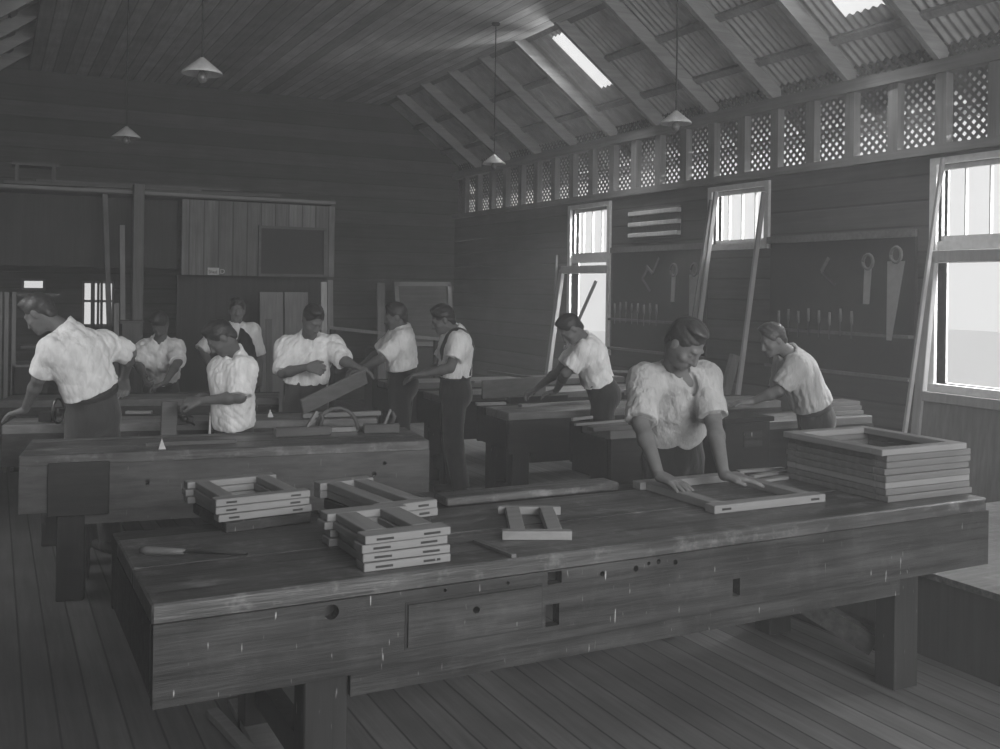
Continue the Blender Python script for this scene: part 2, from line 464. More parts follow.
# the big bench in front
rects = [(1.275, 1.33, .68, .722), (1.268, 1.322, .538, .612), (2.08, 2.115, .535, .60)]
circs = [(.519, .692, .023), (1.495, .691, .009), (1.637, .692, .011), (1.693, .704, .007), (1.736, .706, .009), (1.811, .695, .010), (.895, .71, .006), (1.123, .705, .006), (1.003, .635, .0125)]
fb, fo, fa, fL = bench('long scarred workbench with sash frames on it, closest of the workbenches', (.408, 2.93), (3.94, 2.97), .95, .78, .29, (.52, .46), rects=rects, circs=circs, well=-.01)
f = FR(fo, fa); panel_holes(f, .766, 1.247, -.022, -.0125, .548, .682, (), [(1.003, .635, .0125)]); f.build('drawer_front', M['bench'], fb)
f = FR(fo, fa); f.fb(.758, .766, -.0145, -.0122, .54, .69); f.fb(1.247, 1.255, -.0145, -.0122, .54, .69); f.fb(.766, 1.247, -.0145, -.0122, .54, .548); f.fb(.766, 1.247, -.0145, -.0122, .682, .69); f.build('drawer_gap_shade', M['dark'], fb)  # dark strips stand in for the shaded gap round the drawer
f = FR(fo, fa); f.fb(1.27, 2.12, .80, .93, .781, .815); f.build('back_plank', M['benchtop'], fb, bevel=.006)
MB().beam((3.46, 3.15, .14), (3.1, 3.72, .44), .06, .09).build('brace', M['bench'], fb)

b2, o2, a2, L2 = bench('shorter workbench with tools along its back, directly behind the closest workbench', (.13, 5.72), (2.30, 5.42), .60, .78, .30, (.25, .3), well=-.005, side='benchm', rects=[(.62, .64, .6, .63)], circs=[(.36, .62, .012), (1.92, .66, .012), (1.86, .60, .014)])
f = FR(o2, a2); f.fb(.14, .44, -.03, -.013, .46, .74); f.build('vice_jaw', M['benchd'], b2, bevel=.004)
b3, o3, a3, L3 = bench('workbench with the vertical board in its vice, second row from the front', (.06, 6.98), (2.36, 6.48), .5, .78, .26, (.3, .3), top='glaretop', well=-.01)
b4, o4, a4, L4 = bench('rearmost workbench below the timber shelf, between the waistcoated man and the bending youth', (.05, 8.45), (2.05, 7.92), .55, .78, .26, (.3, .3), top='glaretop', well=-.01)
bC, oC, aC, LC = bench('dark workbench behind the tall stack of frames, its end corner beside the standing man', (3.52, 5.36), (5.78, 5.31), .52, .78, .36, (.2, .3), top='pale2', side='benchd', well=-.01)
bB, oB, aB, LB = bench('dark workbench the man at the window leans over', (3.33, 6.4), (5.85, 6.34), .56, .78, .30, (.12, .3), top='glaretop', side='benchd', well=-.01)
bA, oA, aA, LA = bench('dark workbench beside the two men standing face to face', (3.32, 7.6), (5.85, 7.55), .56, .78, .30, (.12, .3), top='glaretop', side='benchd', well=-.01)
bD, oD, aD, LD = bench('dark workbench farthest back along the window wall', (3.3, 8.7), (5.85, 8.65), .56, .78, .30, (.12, .3), top='glaretop', side='benchd', well=-.01)

# low platform by the window wall
pt_ = thing('platform', 'low boarded platform past the right end of the closest workbench', 'platform', (3.85, 1.0, 0))
MB().box(3.87, 6.3, -1., 4.1, 0, .37).build('side_boards', M['darkz'], pt_)
MB().box(3.85, 6.32, -1.02, 4.12, .37, .40).build('deck', M['benchtop'], pt_)

# ---------------------------------------------------------------- sash frames
def sash_parts(root, w, d, h, st, ang, org, tenon=.018, mat='pale', prot=.03):
    """flat frame w x d, horns on the stiles, as stile, stile, rail, rail"""
    c, s_ = math.cos(ang), math.sin(ang)
    def mk(name, u0, u1, v0, v1, m):
        f = FR(org, ang); f.fb(u0, u1, v0, v1, 0, h); f.build(name, M[m], root, bevel=.0025)
    mk('stile', 0, w, 0, st, mat)
    mk('stile', 0, w, d - st, d, mat)
    mk('rail', prot, prot + st, st, d - st, mat + 'y' if mat == 'pale' else mat)
    mk('rail', w - prot - st, w - prot, st, d - st, mat + 'y' if mat == 'pale' else mat)
    fs = []
    for u in (prot + .008, w - prot - st + .008):
        f = FR(org, ang); f.fb(u, u + st - .016, -.0012, .0, h * .35, h * .62); fs.append(f)
    return fs
def frame(label, org, w, d, h, st, ang, group=None, mat='pale', tenon=True, prot=.03):
    r = thing('sash_frame', label, 'window frame', org, group)
    f = sash_parts(r, w, d, h, st, ang, Vector(org), mat=mat, prot=prot)
    if tenon:
        for f_ in f: f_.build('tenon_end', M['bench'], r)
    return r
# stack at the left: dark block, then frames
def stack(lbls, org, w, d, h, st, ang, group, jit=.012, mat='pale', tops=None):
    z = org[2]
    for k, lb in enumerate(lbls):
        jx, jy, ja = (R.uniform(-jit, jit), R.uniform(-jit, jit), R.uniform(-.03, .03))
        if k == 0: jx = jy = ja = 0
        frame(lb, (org[0] + jx, org[1] + jy, z), w, d, h, st, ang + ja, group, mat)
        z += h + .0025
E1 = math.atan2(.06, .36)
stack(['small pine sash frame at the bottom of the three-frame stack by the bench corner', 'small pine sash frame in the middle of the three-frame stack by the bench corner', 'small pine sash frame on top of the three-frame stack by the bench corner'],
      (.735, 3.66, .822), .36, .42, .026, .055, .13, 'small sash frames in the corner stack')
f = FR((.76, 3.66, .781), .13); f.fb(0, .33, 0, .38, 0, .039)
tag(f.build('wood_block', M['bench'], bevel=.004), 'dark wooden block under the three-frame stack', 'wood block')
stack(['small pine sash frame at the bottom of the square stack on the bench edge', 'small pine sash frame second from the bottom of the stack on the bench edge', 'small pine sash frame second from the top of the stack on the bench edge', 'small pine sash frame on top of the stack on the bench edge'],
      (1.05, 2.985, .781), .30, .42, .0265, .075, .02, 'small sash frames in the bench-edge stack')
stack(['small pine sash frame at the bottom of the slanting pair behind the bench-edge stack', 'small pine sash frame on top of the slanting pair behind the bench-edge stack'],
      (1.26, 3.40, .826), .24, .56, .030, .06, .16, 'small sash frames in the slanting pair')
f = FR((1.28, 3.42, .781), .16); f.fb(0, .2, 0, .5, 0, .043)
tag(f.build('wood_block', M['benchd'], bevel=.004), 'dark wooden block under the slanting pair of frames', 'wood block')
# single little frame standing open on the bench
r = thing('sash_frame', 'little pine frame lying alone on the bench, in front of the standing man', 'window frame', (1.63, 3.17, .781))
for nm, a in (('rail', (0, .25, 0, .04)), ('rail', (.0, .25, .40, .43)), ('stile', (.03, .085, .04, .40)), ('stile', (.165, .22, .04, .40))):
    f = FR((1.63, 3.17, .781), -.43); f.fb(a[0], a[1], a[2], a[3], 0, .032); f.build(nm, M['pale'], r, bevel=.002)
# frame being worked on
hf = frame('large pine sash frame under the hands of the standing man', (2.60, 3.19, .781), .60, .58, .034, .062, .0, None)
# the tall stack
names = ['at the bottom', 'second from the bottom', 'third from the bottom', 'fourth from the bottom', 'fifth from the bottom', 'third from the top', 'second from the top', 'on top']
z = .781
for k, nm in enumerate(names):
    jx, jy = R.uniform(-.008, .014), R.uniform(-.008, .008)
    if k == 7: jx, jy = -.035, -.01
    r = thing('sash_frame', 'large sash frame %s of the tall eight-frame stack at the bench end' % nm, 'window frame', (3.425 + jx, 3.07 + jy, z), 'large sash frames in the tall stack')
    sash_parts(r, .53, .60, .0275, .06, .0, Vector((3.425 + jx, 3.07 + jy, z)), mat='pale' if k in (7, 2) else 'pale2', prot=.0)
    z += .029
# thin slats at the back
for k, (a, b) in enumerate((((738, 471), (783, 468)), ((752, 476), (785, 471)), ((758, 481), (786, 477)))):
    p, q = atz(*a, .79), atz(*b, .79)
    p.z = q.z = .788
    tag(MB().beam(p, q, .03, .012).build('wood_strip', M['pale']), 'short pine strip on the bench between the working man and the tall stack', 'wood strip', 'pine strips between the man and the tall stack')
tag(MB().beam(atz(475, 541, .788), atz(514, 556, .788), .02, .012).build('wood_strip', M['mid']), 'dark wooden strip on the bench beside the little single frame', 'wood strip')
# chisel
r = thing('chisel', 'long chisel lying across the left end of the closest workbench', 'chisel', atz(140, 550, .795))
p, q = atz(140, 550, .80), atz(247, 554, .80); m_ = p.lerp(q, .42)
MB().tube([p, p.lerp(m_, .15), p.lerp(m_, .6), m_], [.009, .016, .013, .009], 12).build('handle', M['mid'], r, smooth=True)
MB().beam(m_, q, .022, .005).build('blade', M['metal'], r)
# loose boards under the bench
for a, b, lb, w in (((212, 712), (262, 765), 'pale batten lying on the floor under the closest workbench', .045), ((245, 700), (290, 775), 'wide board on the floor behind the bench leg under the closest workbench', .13)):
    tag(MB().beam(atz(*a, .03), atz(*b, .03), w, .03).build('floor_board_offcut', M['pale'], bevel=.002), lb, 'board')

# ---------------------------------------------------------------- tools on the benches
def box_thing(name, lb, cat, a, b, w, h, m, z=.78, up=None, group=None):
    p = atz(*a, z); q = atz(*b, z); p.z = q.z = z + h / 2 + .001
    return tag(MB().beam(p, q, w, h).build(name, M[m], bevel=min(.003, h * .2)), lb, cat, group)
def hand_plane(lb, loc, ang, L=.24):
    r = thing('hand_plane', lb, 'hand plane', loc)
    f = FR(loc, ang); f.fb(-L / 2, L / 2, -.03, .03, 0, .055); f.build('stock', M['mid'], r, bevel=.006)
    f = FR(loc, ang); f.prism([f.P(L * .05, -.012, .05), f.P(L * .12, -.012, .05), f.P(L * .28, -.012, .14), f.P(L * .22, -.012, .145)], f.P(0, 0, 0), f.P(0, .024, 0)); f.build('iron', M['metal'], r)
    f = FR(loc, ang); f.tube([f.P(L * .3, 0, .05), f.P(L * .36, 0, .10), f.P(L * .3, 0, .13)], [.012, .013, .01], 8); f.build('handle', M['mid'], r, smooth=True)
    return r
f = FR(o2, a2)
hand_plane('wooden jack plane at the back of the second bench beside the bow saw', f.P(1.5, .35, .781), a2 + .1, .34)
hand_plane('wooden hand plane near the far end of the second bench', f.P(1.98, .36, .781), a2 - .1, .22)
tag(FR(o2, a2).fb(.62, 1.1, .16, .2, .781, .80).build('straightedge', M['mid']), 'long dark straightedge on the front of the second bench', 'straightedge')
def bow_saw(lb, c, r0, ang):
    r = thing('bow_saw', lb, 'bow saw', c)
    f = FR(c, ang); pts = [f.P(r0 * math.cos(t), 0, r0 * 1.05 * math.sin(t) + .012) for t in [PI * k / 12 for k in range(13)]]
    f.tube(pts, .012, 8); f.build('bow', M['mid'], r, smooth=True)
    f = FR(c, ang); f.fb(-r0, r0, -.002, .002, 0.002, .03); f.build('blade', M['metal'], r)
    return r
bow_saw('bow saw with arched frame standing on the second bench', FR(o2, a2).P(1.72, .44, .781), .13, a2)
def paper_cone(lb, p, h=.055):
    r = .019; vs = [p + Vector((-r, -r * .6, 0)), p + Vector((r, -r, 0)), p + Vector((r * .6, r, 0)), p + Vector((0, 0, h))]
    tag(MB().add(vs, [(0, 1, 3), (1, 2, 3), (2, 0, 3), (0, 2, 1)]).build('paper_twist', M['card']), lb, 'paper')
paper_cone('folded white paper twist at the edge of the second bench', FR(o2, a2).P(.70, .05, .781), .058)
paper_cone('folded white paper twist on the bench beside the sloping plank', atz(270, 417, .79), .055)
# boards clamped / lying on the third bench
p = atz(167, 436, .45)
vb = thing('vertical_board', 'wide dark board clamped upright in front of the man bent over the vice', 'board', p)
MB().beam((.965, 6.36, .5), (.985, 6.44, .95), .095, .03, up=(0, 1, 0)).build('board', M['mid'], vb, bevel=.004)
box_thing('wooden_batten', 'pale batten along the third row bench behind the bending man in front', 'batten', (126, 414), (152, 414), .05, .02, 'pale', .785)
box_thing('wooden_batten', 'pale batten on the bench in front of the man sawing the sloping plank', 'batten', (302, 418), (380, 415), .06, .03, 'pale', .785)
box_thing('tool_box', 'small dark box on the bench beside the leaning man\'s propped hand', 'box', (41, 421), (54, 421), .1, .06, 'dark', .785)
# bench vice wheel beside the leaning man
r = thing('bench_vice', 'round vice wheel at the hip of the man propped on one hand', 'vice', atz(58, 424, .78))
c = atz(58, 422, .79) + Vector((0, 0, .07))
ring = [c + Vector((.03 * math.cos(t), .02 * math.cos(t), .07 * math.sin(t))) * 1.1 for t in [2 * PI * k / 20 for k in range(21)]]
MB().tube(ring, .008, 8).build('wheel', M['metal'], r, smooth=True)
MB().beam(c - Vector((.0, 0, .0)), c + Vector((.14, .06, 0)), .03, .03).build('screw', M['mid'], r)
# vice at the bent-over man
r = thing('bench_vice', 'iron bench vice below the hands of the man in the apron', 'vice', (1.05, 6.62, .78))
MB().box(1.02, 1.16, 6.60, 6.72, .781, .83).build('jaw', M['black'], r, bevel=.006)
MB().tube([(1.1, 6.55, .82), (1.1, 6.62, .82)], .02, 12).build('screw', M['metal'], r, smooth=True)
MB().tube([(1.04, 6.56, .86), (1.16, 6.56, .78)], .008, 8).build('tommy_bar', M['metal'], r, smooth=True)
# white apron-like sheet hanging at his waist is part of the man
# the sloping plank
pl = thing('sloping_plank', 'wide plank sloping up from the bench under the hand of the sawing man', 'plank', atz(299, 412, .8))
A_ = at(302, 407, 6.80); B_ = at(366, 376, 7.1)
MB().beam(A_, B_, .022, .115, up=(-.25, -.35, .9)).build('board', M['pale2'], pl, bevel=.003)
# boards on the right hand benches
def lay(lb, a, b, w, h, m='pale', z=.782, name='timber_length', g='timber lying on the benches by the windows'):
    p = atz(*a, z); q = atz(*b, z); p.z = q.z = z + h / 2
    tag(MB().beam(p, q, w, h).build(name, M[m], bevel=.002), lb, 'timber', g)
lay('thin pine length on the front edge of the bench behind the standing man', (572, 421), (592, 418.5), .02, .02)
lay('wider dark board flat on the bench end behind the standing man', (590, 431), (640, 428), .08, .025, 'mid')
lay('pale strip between the two boards on the bench behind the standing man', (575, 426), (634, 421), .025, .015)
lay('pale board under the forearms of the man at the window', (520, 407), (610, 402), .06, .02)
lay('dark plane-like block under the hands of the man at the window', (508, 403), (566, 400), .06, .045, 'dark')
lay('pale board on the bench behind the man with braces', (476, 405.5), (505, 404.5), .05, .02)
# board on edge
p = atz(482, 399, .782); q = atz(545, 394, .782); p.z = q.z = .782 + .075
tag(MB().beam(p, q, .022, .15).build('timber_length', M['pale2'], bevel=.002), 'wide board standing on edge between the man with braces and the man at the window', 'timber')
lay('pale board lying on the far bench behind the board on edge', (473, 383), (528, 379), .05, .02, 'pale', .785)
lay('dark pole lying slantwise on the far bench', (488, 373), (535, 380), .03, .03, 'mid', .80)
lay('pale board beside the elbow of the man at the window', (606, 372), (640, 373), .05, .02, 'pale', .80)
lay('pale batten on the bench between the man at the window and the standing man', (603, 392), (622, 391), .06, .02)
lay('dark block right of the man at the window', (604, 399), (622, 398), .06, .05, 'dark')
# wood stack at bench end near the small youth
for k, dz in enumerate((0, .032, .064)):
    p, q = Vector((5.42, 5.5, .797 + dz)), Vector((5.76, 5.48 + .01 * k, .797 + dz))
    tag(MB().beam(p, q, .22 - .02 * k, .03).build('timber_length', M['pale2'], bevel=.002), 'pine board %s of the three-board pile beyond the tall stack of frames' % ('at the bottom', 'in the middle', 'on top')[k], 'timber', 'pine boards in the three-board pile')
# chest between the benches
r = thing('tool_chest', 'dark tool chest with a pale label in front of the bench by the small youth', 'chest', (4.33, 4.98, 0))
MB().box(4.15, 4.52, 5.0, 5.27, 0, .84).build('body', M['dark'], r, bevel=.004)
MB().box(4.13, 4.54, 4.98, 5.28, .84, .87).build('lid', M['dark'], r, bevel=.004)
MB().box(4.3, 4.45, 4.993, 5.0, .68, .78).build('label_plate', M['bench'], r)

# ---------------------------------------------------------------- window wall furniture
X6 = XR - .02
def toolboard(lb, y0, y1, z0, z1):
    r = thing('tool_board', lb, 'tool board', (X6, (y0 + y1) / 2, z0))
    MB().box(X6 - .03, X6, y0, y1, z0, z1).build('backing', M['dark'], r)
    MB().box(X6 - .06, X6 - .03, y0 - .02, y1 + .02, z1 - .05, z1 + .01).build('rail', M['mid'], r)
    MB().box(X6 - .09, X6 - .03, y0, y1, z0 + .35, z0 + .375).build('rack', M['mid'], r)
    MB().box(X6 - .09, X6 - .03, y0, y1, z0 + .02, z0 + .045).build('rack', M['mid'], r)
def hsaw(lb, y, z, L, wtop, wbot, tilt=0.):
    r = thing('hand_saw', lb, 'saw', (X6 - .11, y, z))
    a = X6 - .11
    MB().prism([(a, y - wtop / 2, z), (a, y + wtop / 2, z), (a, y + wtop * .5 - tilt, z - L), (a, y + wtop * .5 - wbot - tilt, z - L)], (0, 0, 0), (.002, 0, 0)).build('blade', M['blade'], r)
    f = MB(); c = Vector((a, y, z + .05))
    f.tube([c + Vector((0, .05 * math.cos(t), .06 * math.sin(t))) for t in [2 * PI * k / 14 for k in range(15)]], .013, 8)
    f.build('handle', M['mid'], r, smooth=True)
def chisels(lb, grp, y0, y1, n, z, L=.12):
    proto = None
    for k in range(n):
        y = y0 + (y1 - y0) * k / (n - 1)
        if proto is None:
            proto = thing('wood_chisel', lb, 'chisel', (X6 - .104, y, z), grp)
            MB().tube([(X6 - .104, y, z), (X6 - .104, y, z + .04), (X6 - .104, y, z + .11)], [.01, .013, .01], 8).build('handle', M['mid'], proto, smooth=True)
            MB().box(X6 - .106, X6 - .102, y - .007, y + .007, z - L, z).build('blade', M['metal'], proto)
        else: dup(proto, (X6 - .104, y, z + R.uniform(-.02, .02)))
def square(lb, y, z, ang):
    r = thing('try_square', lb, 'try square', (X6 - .05, y, z))
    c = Vector((X6 - .045, y, z)); d = Vector((0, math.cos(ang), math.sin(ang))); e = Vector((0, -math.sin(ang), math.cos(ang)))
    MB().beam(c, c + d * .14, .012, .028, up=e).build('stock', M['mid'], r)
    MB().beam(c, c + e * .2, .003, .03, up=d).build('blade', M['metal'], r)
toolboard('dark tool board between the narrow end window and the shuttered window', 7.98, 9.66, .98, 2.15)
hsaw('long pale hand saw on the tool board behind the standing man', 8.06, 1.84, .52, .16, .05)
hsaw('small tenon saw on the tool board behind the standing man', 8.40, 1.84, .28, .07, .06, -.01)
chisels('chisel in the lower rack of the tool board behind the standing man', 'chisels on the tool board behind the standing man', 8.7, 9.5, 8, 1.42)
square('try square high on the tool board left of its saws', 9.05, 1.8, 2.3); square('try square tilted beside the other square on the same tool board', 8.86, 1.86, .6)
toolboard('dark tool board between the shuttered window and the big bright window', 5.44, 7.05, .98, 2.17)
hsaw('long pale hand saw on the tool board near the big bright window', 5.55, 1.93, .62, .17, .05)
hsaw('small tenon saw on the tool board near the big bright window', 5.83, 1.88, .29, .075, .065, -.01)
chisels('chisel in the lower rack of the tool board near the big bright window', 'chisels on the tool board near the big bright window', 6.0, 6.85, 8, 1.42)
square('try square high on the tool board near the big bright window', 6.4, 1.86, 2.2)
r = thing('wall_rack', 'wall rack of three pale slats high between the two smaller windows', 'rack', (XR, 8.9, 2.25))
MB().box(XR - .02, XR - .002, 8.45, 9.32, 2.24, 2.57).build('backing', M['mid'], r)
for zz_ in (2.26, 2.38, 2.50):
    MB().box(XR - .07, XR - .02, 8.43, 9.34, zz_, zz_ + .045).build('slat', M['palezz'], r, bevel=.004)

# big timber frames leaning in front of the windows
def lean_frame(lb, tl, bl, w, top_w, mids, bx=6.3, panel=None, m='midz', right=True):
    """tl, bl: pixels of the far stile's top and of a lower point on it"""
    T = atx(tl[0], tl[1], bx); q = aty(bl[0], bl[1], T.y)
    d = (q - T); Bt = T + d * (T.z / -d.z); Bt.z = 0
    r = thing('timber_casing', lb, 'timber frame', Bt)
    W = Vector((0, -w, 0)); nrm = (T - Bt).normalized()
    def bar(a, b, ww, hh, name='stile', mm=m): MB().beam(a, b, ww, hh, up=(0, 1, 0) if name == 'stile' else nrm).build(name, M[mm], r, bevel=.004)
    bar(Bt, T, .05, top_w)
    if right: bar(Bt + W, T + W, .05, top_w)
    bar(T, T + W, .05, top_w * 1.2, 'rail')
    for k in mids: bar(Bt.lerp(T, k), Bt.lerp(T, k) + W, .045, top_w, 'rail')
    if panel: 
        a0 = Bt.lerp(T, .03); a1 = Bt.lerp(T, panel)
        n0 = Vector((.01, 0, 0))
        MB().hexa([a0, a0 + W, a1 + W, a1, a0 + n0, a0 + W + n0, a1 + W + n0, a1 + n0]).build('panel', M['midz'], r)
    return r
lean_frame('tall timber frame leaning before the end window by the stooping man', (562, 270), (548, 371), 1.0, .075, (), m='palez', right=False)
lean_frame('tall panelled timber frame leaning before the big bright window', (933, 257), (917, 430), 1.0, .075, (.47,), panel=.47, m='palez')  # paler pine here stands in for the window's glow on the casing
def stick(lb, a, b, w, y_shift=0, x0=6.27, m='palez', foot=0.):
    T = atx(*a, x0); q = aty(*b, T.y); d = q - T; B = T + d * ((T.z - foot) / -d.z)
    tag(MB().beam(B, T, w, w * .6, up=(0, 1, 0)).build('leaning_pole', M[m], bevel=.002), lb, 'pole', 'poles leaning on the window wall')
stick('long pale pole leaning between the saws and the big bright window', (943, 158), (905, 430), .035, m='palez')
stick('long pole leaning across the near edge of the shuttered window', (764, 192), (741, 370), .045)
stick('long pole leaning at the far edge of the shuttered window, upper of two', (716, 192), (700, 320), .045)
stick('long pole leaning at the far edge of the shuttered window, thicker of two', (712, 200), (694, 320), .05, m='midz')
stick('dark pole leaning beyond the stooping man and the end window', (557, 255), (553, 330), .03, m='midz')
stick('pole slanting across the bright end window over the stooping man', (596, 281), (559, 364), .035, m='midz')
stick('short wide board leaning below the shuttered window', (735, 355), (722, 405), .09, m='midz')

# ---------------------------------------------------------------- pendant lamps
def pendant(lb, x, y, z):
    r = thing('pendant_lamp', lb, 'lamp', (x, y, z), 'enamel pendant lamps')
    MB().lathe([(.012, .10), (.03, .085), (.055, .065), (.118, .012), (.120, 0), (.117, .0), (.05, .058), (.0, .07)], (x, y, z)).build('lamp_shade', M['enamel'], r, smooth=True)
    MB().tube([(x, y, z + .1), (x, y, ZC)], .006, 8).build('cord', M['cord'], r)
    MB().lathe([(.045, -.0), (.04, -.02), (.0, -.025)], (x, y, ZC)).build('ceiling_rose', M['cord'], r)
    MB().lathe([(.012, .05), (.014, .02), (.03, -.01), (.032, -.03), (.02, -.05), (0, -.058)], (x, y, z), 16).build('bulb', M['glassy'], r, smooth=True)
    return r
LZ = 2.95
p0 = pendant('conical pendant lamp above the waistcoated man, on the larger cord', 1.115, 6.22, LZ)
dup(p0, (1.03, 9.3, LZ), 'small conical pendant lamp above the leaning man\'s raised elbow', 'enamel pendant lamps')
dup(p0, (4.58, 9.2, LZ), 'conical pendant lamp hanging between the skylight and the man with braces', 'enamel pendant lamps')
dup(p0, (4.63, 6.2, LZ), 'conical pendant lamp in front of the lattice above the shuttered window', 'enamel pendant lamps')

# ---------------------------------------------------------------- the back of the room
YP = 11.5
struct(MB().box(1.87, 3.62, YP, YP + .04, 1.78, 2.62), 'partition', M['vboard'])
struct(MB().box(1.87, 3.62, YP + .3, YP + .34, 0, 1.78), 'partition', M['darkz'])
struct(MB().box(-.2, 1.87, YP + .3, YP + .34, 1.85, 2.62), 'partition', M['darkz'])
sh = thing('timber_shelf', 'long high shelf edge with timber stored on it across the back', 'shelf', (1.3, YP, 2.6))
MB().box(-1, 3.62, YP - .03, YP + .02, 2.65, 2.68).build('edge_board', M['pale'], sh)
MB().box(-1, 3.6, YP + .02, YP + 2.6, 2.64, 2.66).build('shelf_board', M['mid'], sh)
for k in range(9):
    x0 = R.uniform(-.6, 1.6); L = R.uniform(1.2, 2.4); yy = YP + .12 + .2 * k; z_ = 2.662 + .05 * (k % 3)
    tag(MB().beam((x0, yy, z_ + .02), (min(x0 + L, 3.5), yy + R.uniform(-.05, .05), z_ + .02 + R.uniform(0, .05)), .06, .035).build('stored_plank', M['mid']), 'length of timber stored on the high back shelf', 'timber', 'timber lengths on the high back shelf')
r = thing('stool', 'little square frame like a stool standing on the high back shelf', 'stool', (.35, YP + .5, 2.66))
for xx in (.2, .56): MB().box(xx, xx + .04, YP + .4, YP + .44, 2.662, 2.93).build('leg', M['midz'], r)
for xx in (.2, .56): MB().box(xx, xx + .04, YP + .6, YP + .64, 2.662, 2.93).build('leg', M['midz'], r)
MB().box(.17, .63, YP + .38, YP + .66, 2.93, 2.96).build('seat', M['mid'], r)
po = thing('shelf_post', 'square wooden post holding up the high back shelf', 'post', (1.39, YP - .1, 0))
MB().box(1.34, 1.45, YP - .14, YP - .03, 0, 2.75).build('shaft', M['midz'], po, bevel=.006)
po = thing('shelf_post', 'thin pole standing beside the post of the back shelf', 'post', (1.1, YP - .3, 0))
MB().beam((1.13, YP - .5, 0), (1.06, YP - .04, 2.62), .05, .05, up=(0, 1, 0)).build('shaft', M['midz'], po)
po = thing('shelf_post', 'pale double plank standing between the post and the thin pole', 'plank', (1.25, YP - .3, 0))
MB().beam((1.24, YP - .4, 0), (1.235, YP - .06, 2.3), .05, .03, up=(0, 1, 0)).build('board', M['palez'], po)
cb = thing('blackboard', 'dark blackboard hung on the vertical boards at the back', 'blackboard', (3.1, YP, 1.8))
MB().box(2.74, 3.48, YP - .03, YP - .01, 1.81, 2.33).build('board', M['dark'], cb)
f = MB(); f.box(2.71, 3.51, YP - .04, YP - .002, 2.33, 2.36); f.box(2.71, 3.51, YP - .04, YP - .002, 1.78, 1.81); f.box(2.71, 2.74, YP - .04, YP - .002, 1.81, 2.33); f.box(3.48, 3.51, YP - .04, YP - .002, 1.81, 2.33)
f.build('frame', M['mid'], cb)
sg = thing('sign', 'small pale lettered sign over the doorway behind the waistcoated man', 'sign', (2.24, YP - .02, 1.79))
MB().box(2.15, 2.275, YP - .015, YP - .001, 1.785, 1.865).build('plate', M['card'], sg)
tc = bpy.data.curves.new('lettering', 'FONT'); tc.body = 'Shed'; tc.size = .06; tc.extrude = .001
def text_mesh(body, size, loc, m, parent, name='lettering'):
    tc = bpy.data.curves.new('t', 'FONT'); tc.body = body; tc.size = size; tc.extrude = .002
    to = bpy.data.objects.new('t', tc); COL.objects.link(to)
    me = bpy.data.meshes.new_from_object(to.evaluated_get(bpy.context.evaluated_depsgraph_get())); bpy.data.objects.remove(to)
    me.transform(Matrix.Translation(loc) @ Matrix.Rotation(PI / 2, 4, 'X')); link(name, me, M[m], parent)
text_mesh('Shed', .05, (2.155, YP - .017, 1.80), 'dark', sg)
text_mesh('D', .075, (2.285, YP - .006, 1.80), 'card', sg)
# boards and frames standing at the back
def stand(lb, pa, pb, y, t=.02, m='palez', name='standing_board', z0=0., cat='board', group=None):
    """upright board between pixel columns/rows pa(top left) pb(right, bottom ignored) at depth y, down to the floor"""
    a = aty(pa[0], pa[1], y); b = aty(pb[0], pa[1], y)
    return tag(MB().hexa([(a.x, y - .12, z0), (b.x, y - .12, z0), (b.x, y - .12 + t, z0), (a.x, y - .12 + t, z0), (a.x, y, a.z), (b.x, y, a.z), (b.x, y + t, a.z), (a.x, y + t, a.z)]).build(name, M[m], bevel=.002), lb, cat, group)
stand('wide pale board leaning at the back behind the sawing man, larger of the pair', (260, 292), (283, 0), 11.2, m='palez')
stand('wide pale board leaning at the back directly behind the sawing man\'s shoulder', (284.5, 292), (308, 0), 11.25, m='palez')
stand('narrow plank standing between the waistcoated man and the sawing man', (266, 319), (272, 0), 10.2, m='midz')
stand('pale narrow plank standing right above the sawing man\'s head', (321, 282), (327, 0), 10.7, m='palezz')
stand('brown plank standing right of the pale plank by the sawing man', (327.5, 280), (333, 0), 10.8, m='palez')
stand('plank standing between sawing man and the man facing away', (377, 283), (385, 0), 11.2, m='midz')
r = thing('picture_frame', 'large pale empty frame leaning behind the heads of the two facing men', 'frame', aty(425, 340, 12.))
y_ = 12.
def fpt(px, py, dy=0.): v = aty(px, py, y_); v.y += dy; return v
for nm, a, b in (('rail', (394, 284), (450, 284)), ('stile', (396, 284), (400, 345)), ('stile', (449, 284), (452, 345)), ('rail', (398, 344), (452, 344))):
    MB().beam(fpt(*a), fpt(*b), .03, .055, up=(0, .0, 1) if nm == 'rail' else (1, 0, 0)).build(nm, M['pale'], r)
a, b, c_, d_ = fpt(399, 286, .02), fpt(449, 286, .02), fpt(452, 342, .02), fpt(400, 342, .02); n0 = Vector((0, .01, 0))
MB().hexa([a, b, c_, d_, a + n0, b + n0, c_ + n0, d_ + n0]).build('panel', M['mid'], r)
lg = MB(); lg.box(4.3, 5.3, 11.95, 12.3, 0, fpt(425, 345).z - .03)
tag(lg.build('cupboard', M['darkz'], bevel=.005), 'dark low cupboard the large empty frame stands on', 'cupboard')
r = thing('hand_rail', 'thin pale rail running behind the heads of the two facing men', 'rail', (4, 10, 0))
a, b = aty(328, 327.5, 10.), aty(446, 340, 9.6)
MB().beam(a, b, .03, .03).build('rod', M['palez'], r)
for q in (a.lerp(b, .05), a.lerp(b, .93)): MB().box(q.x - .025, q.x + .025, q.y + .016, q.y + .066, 0, q.z).build('post', M['darkz'], r)
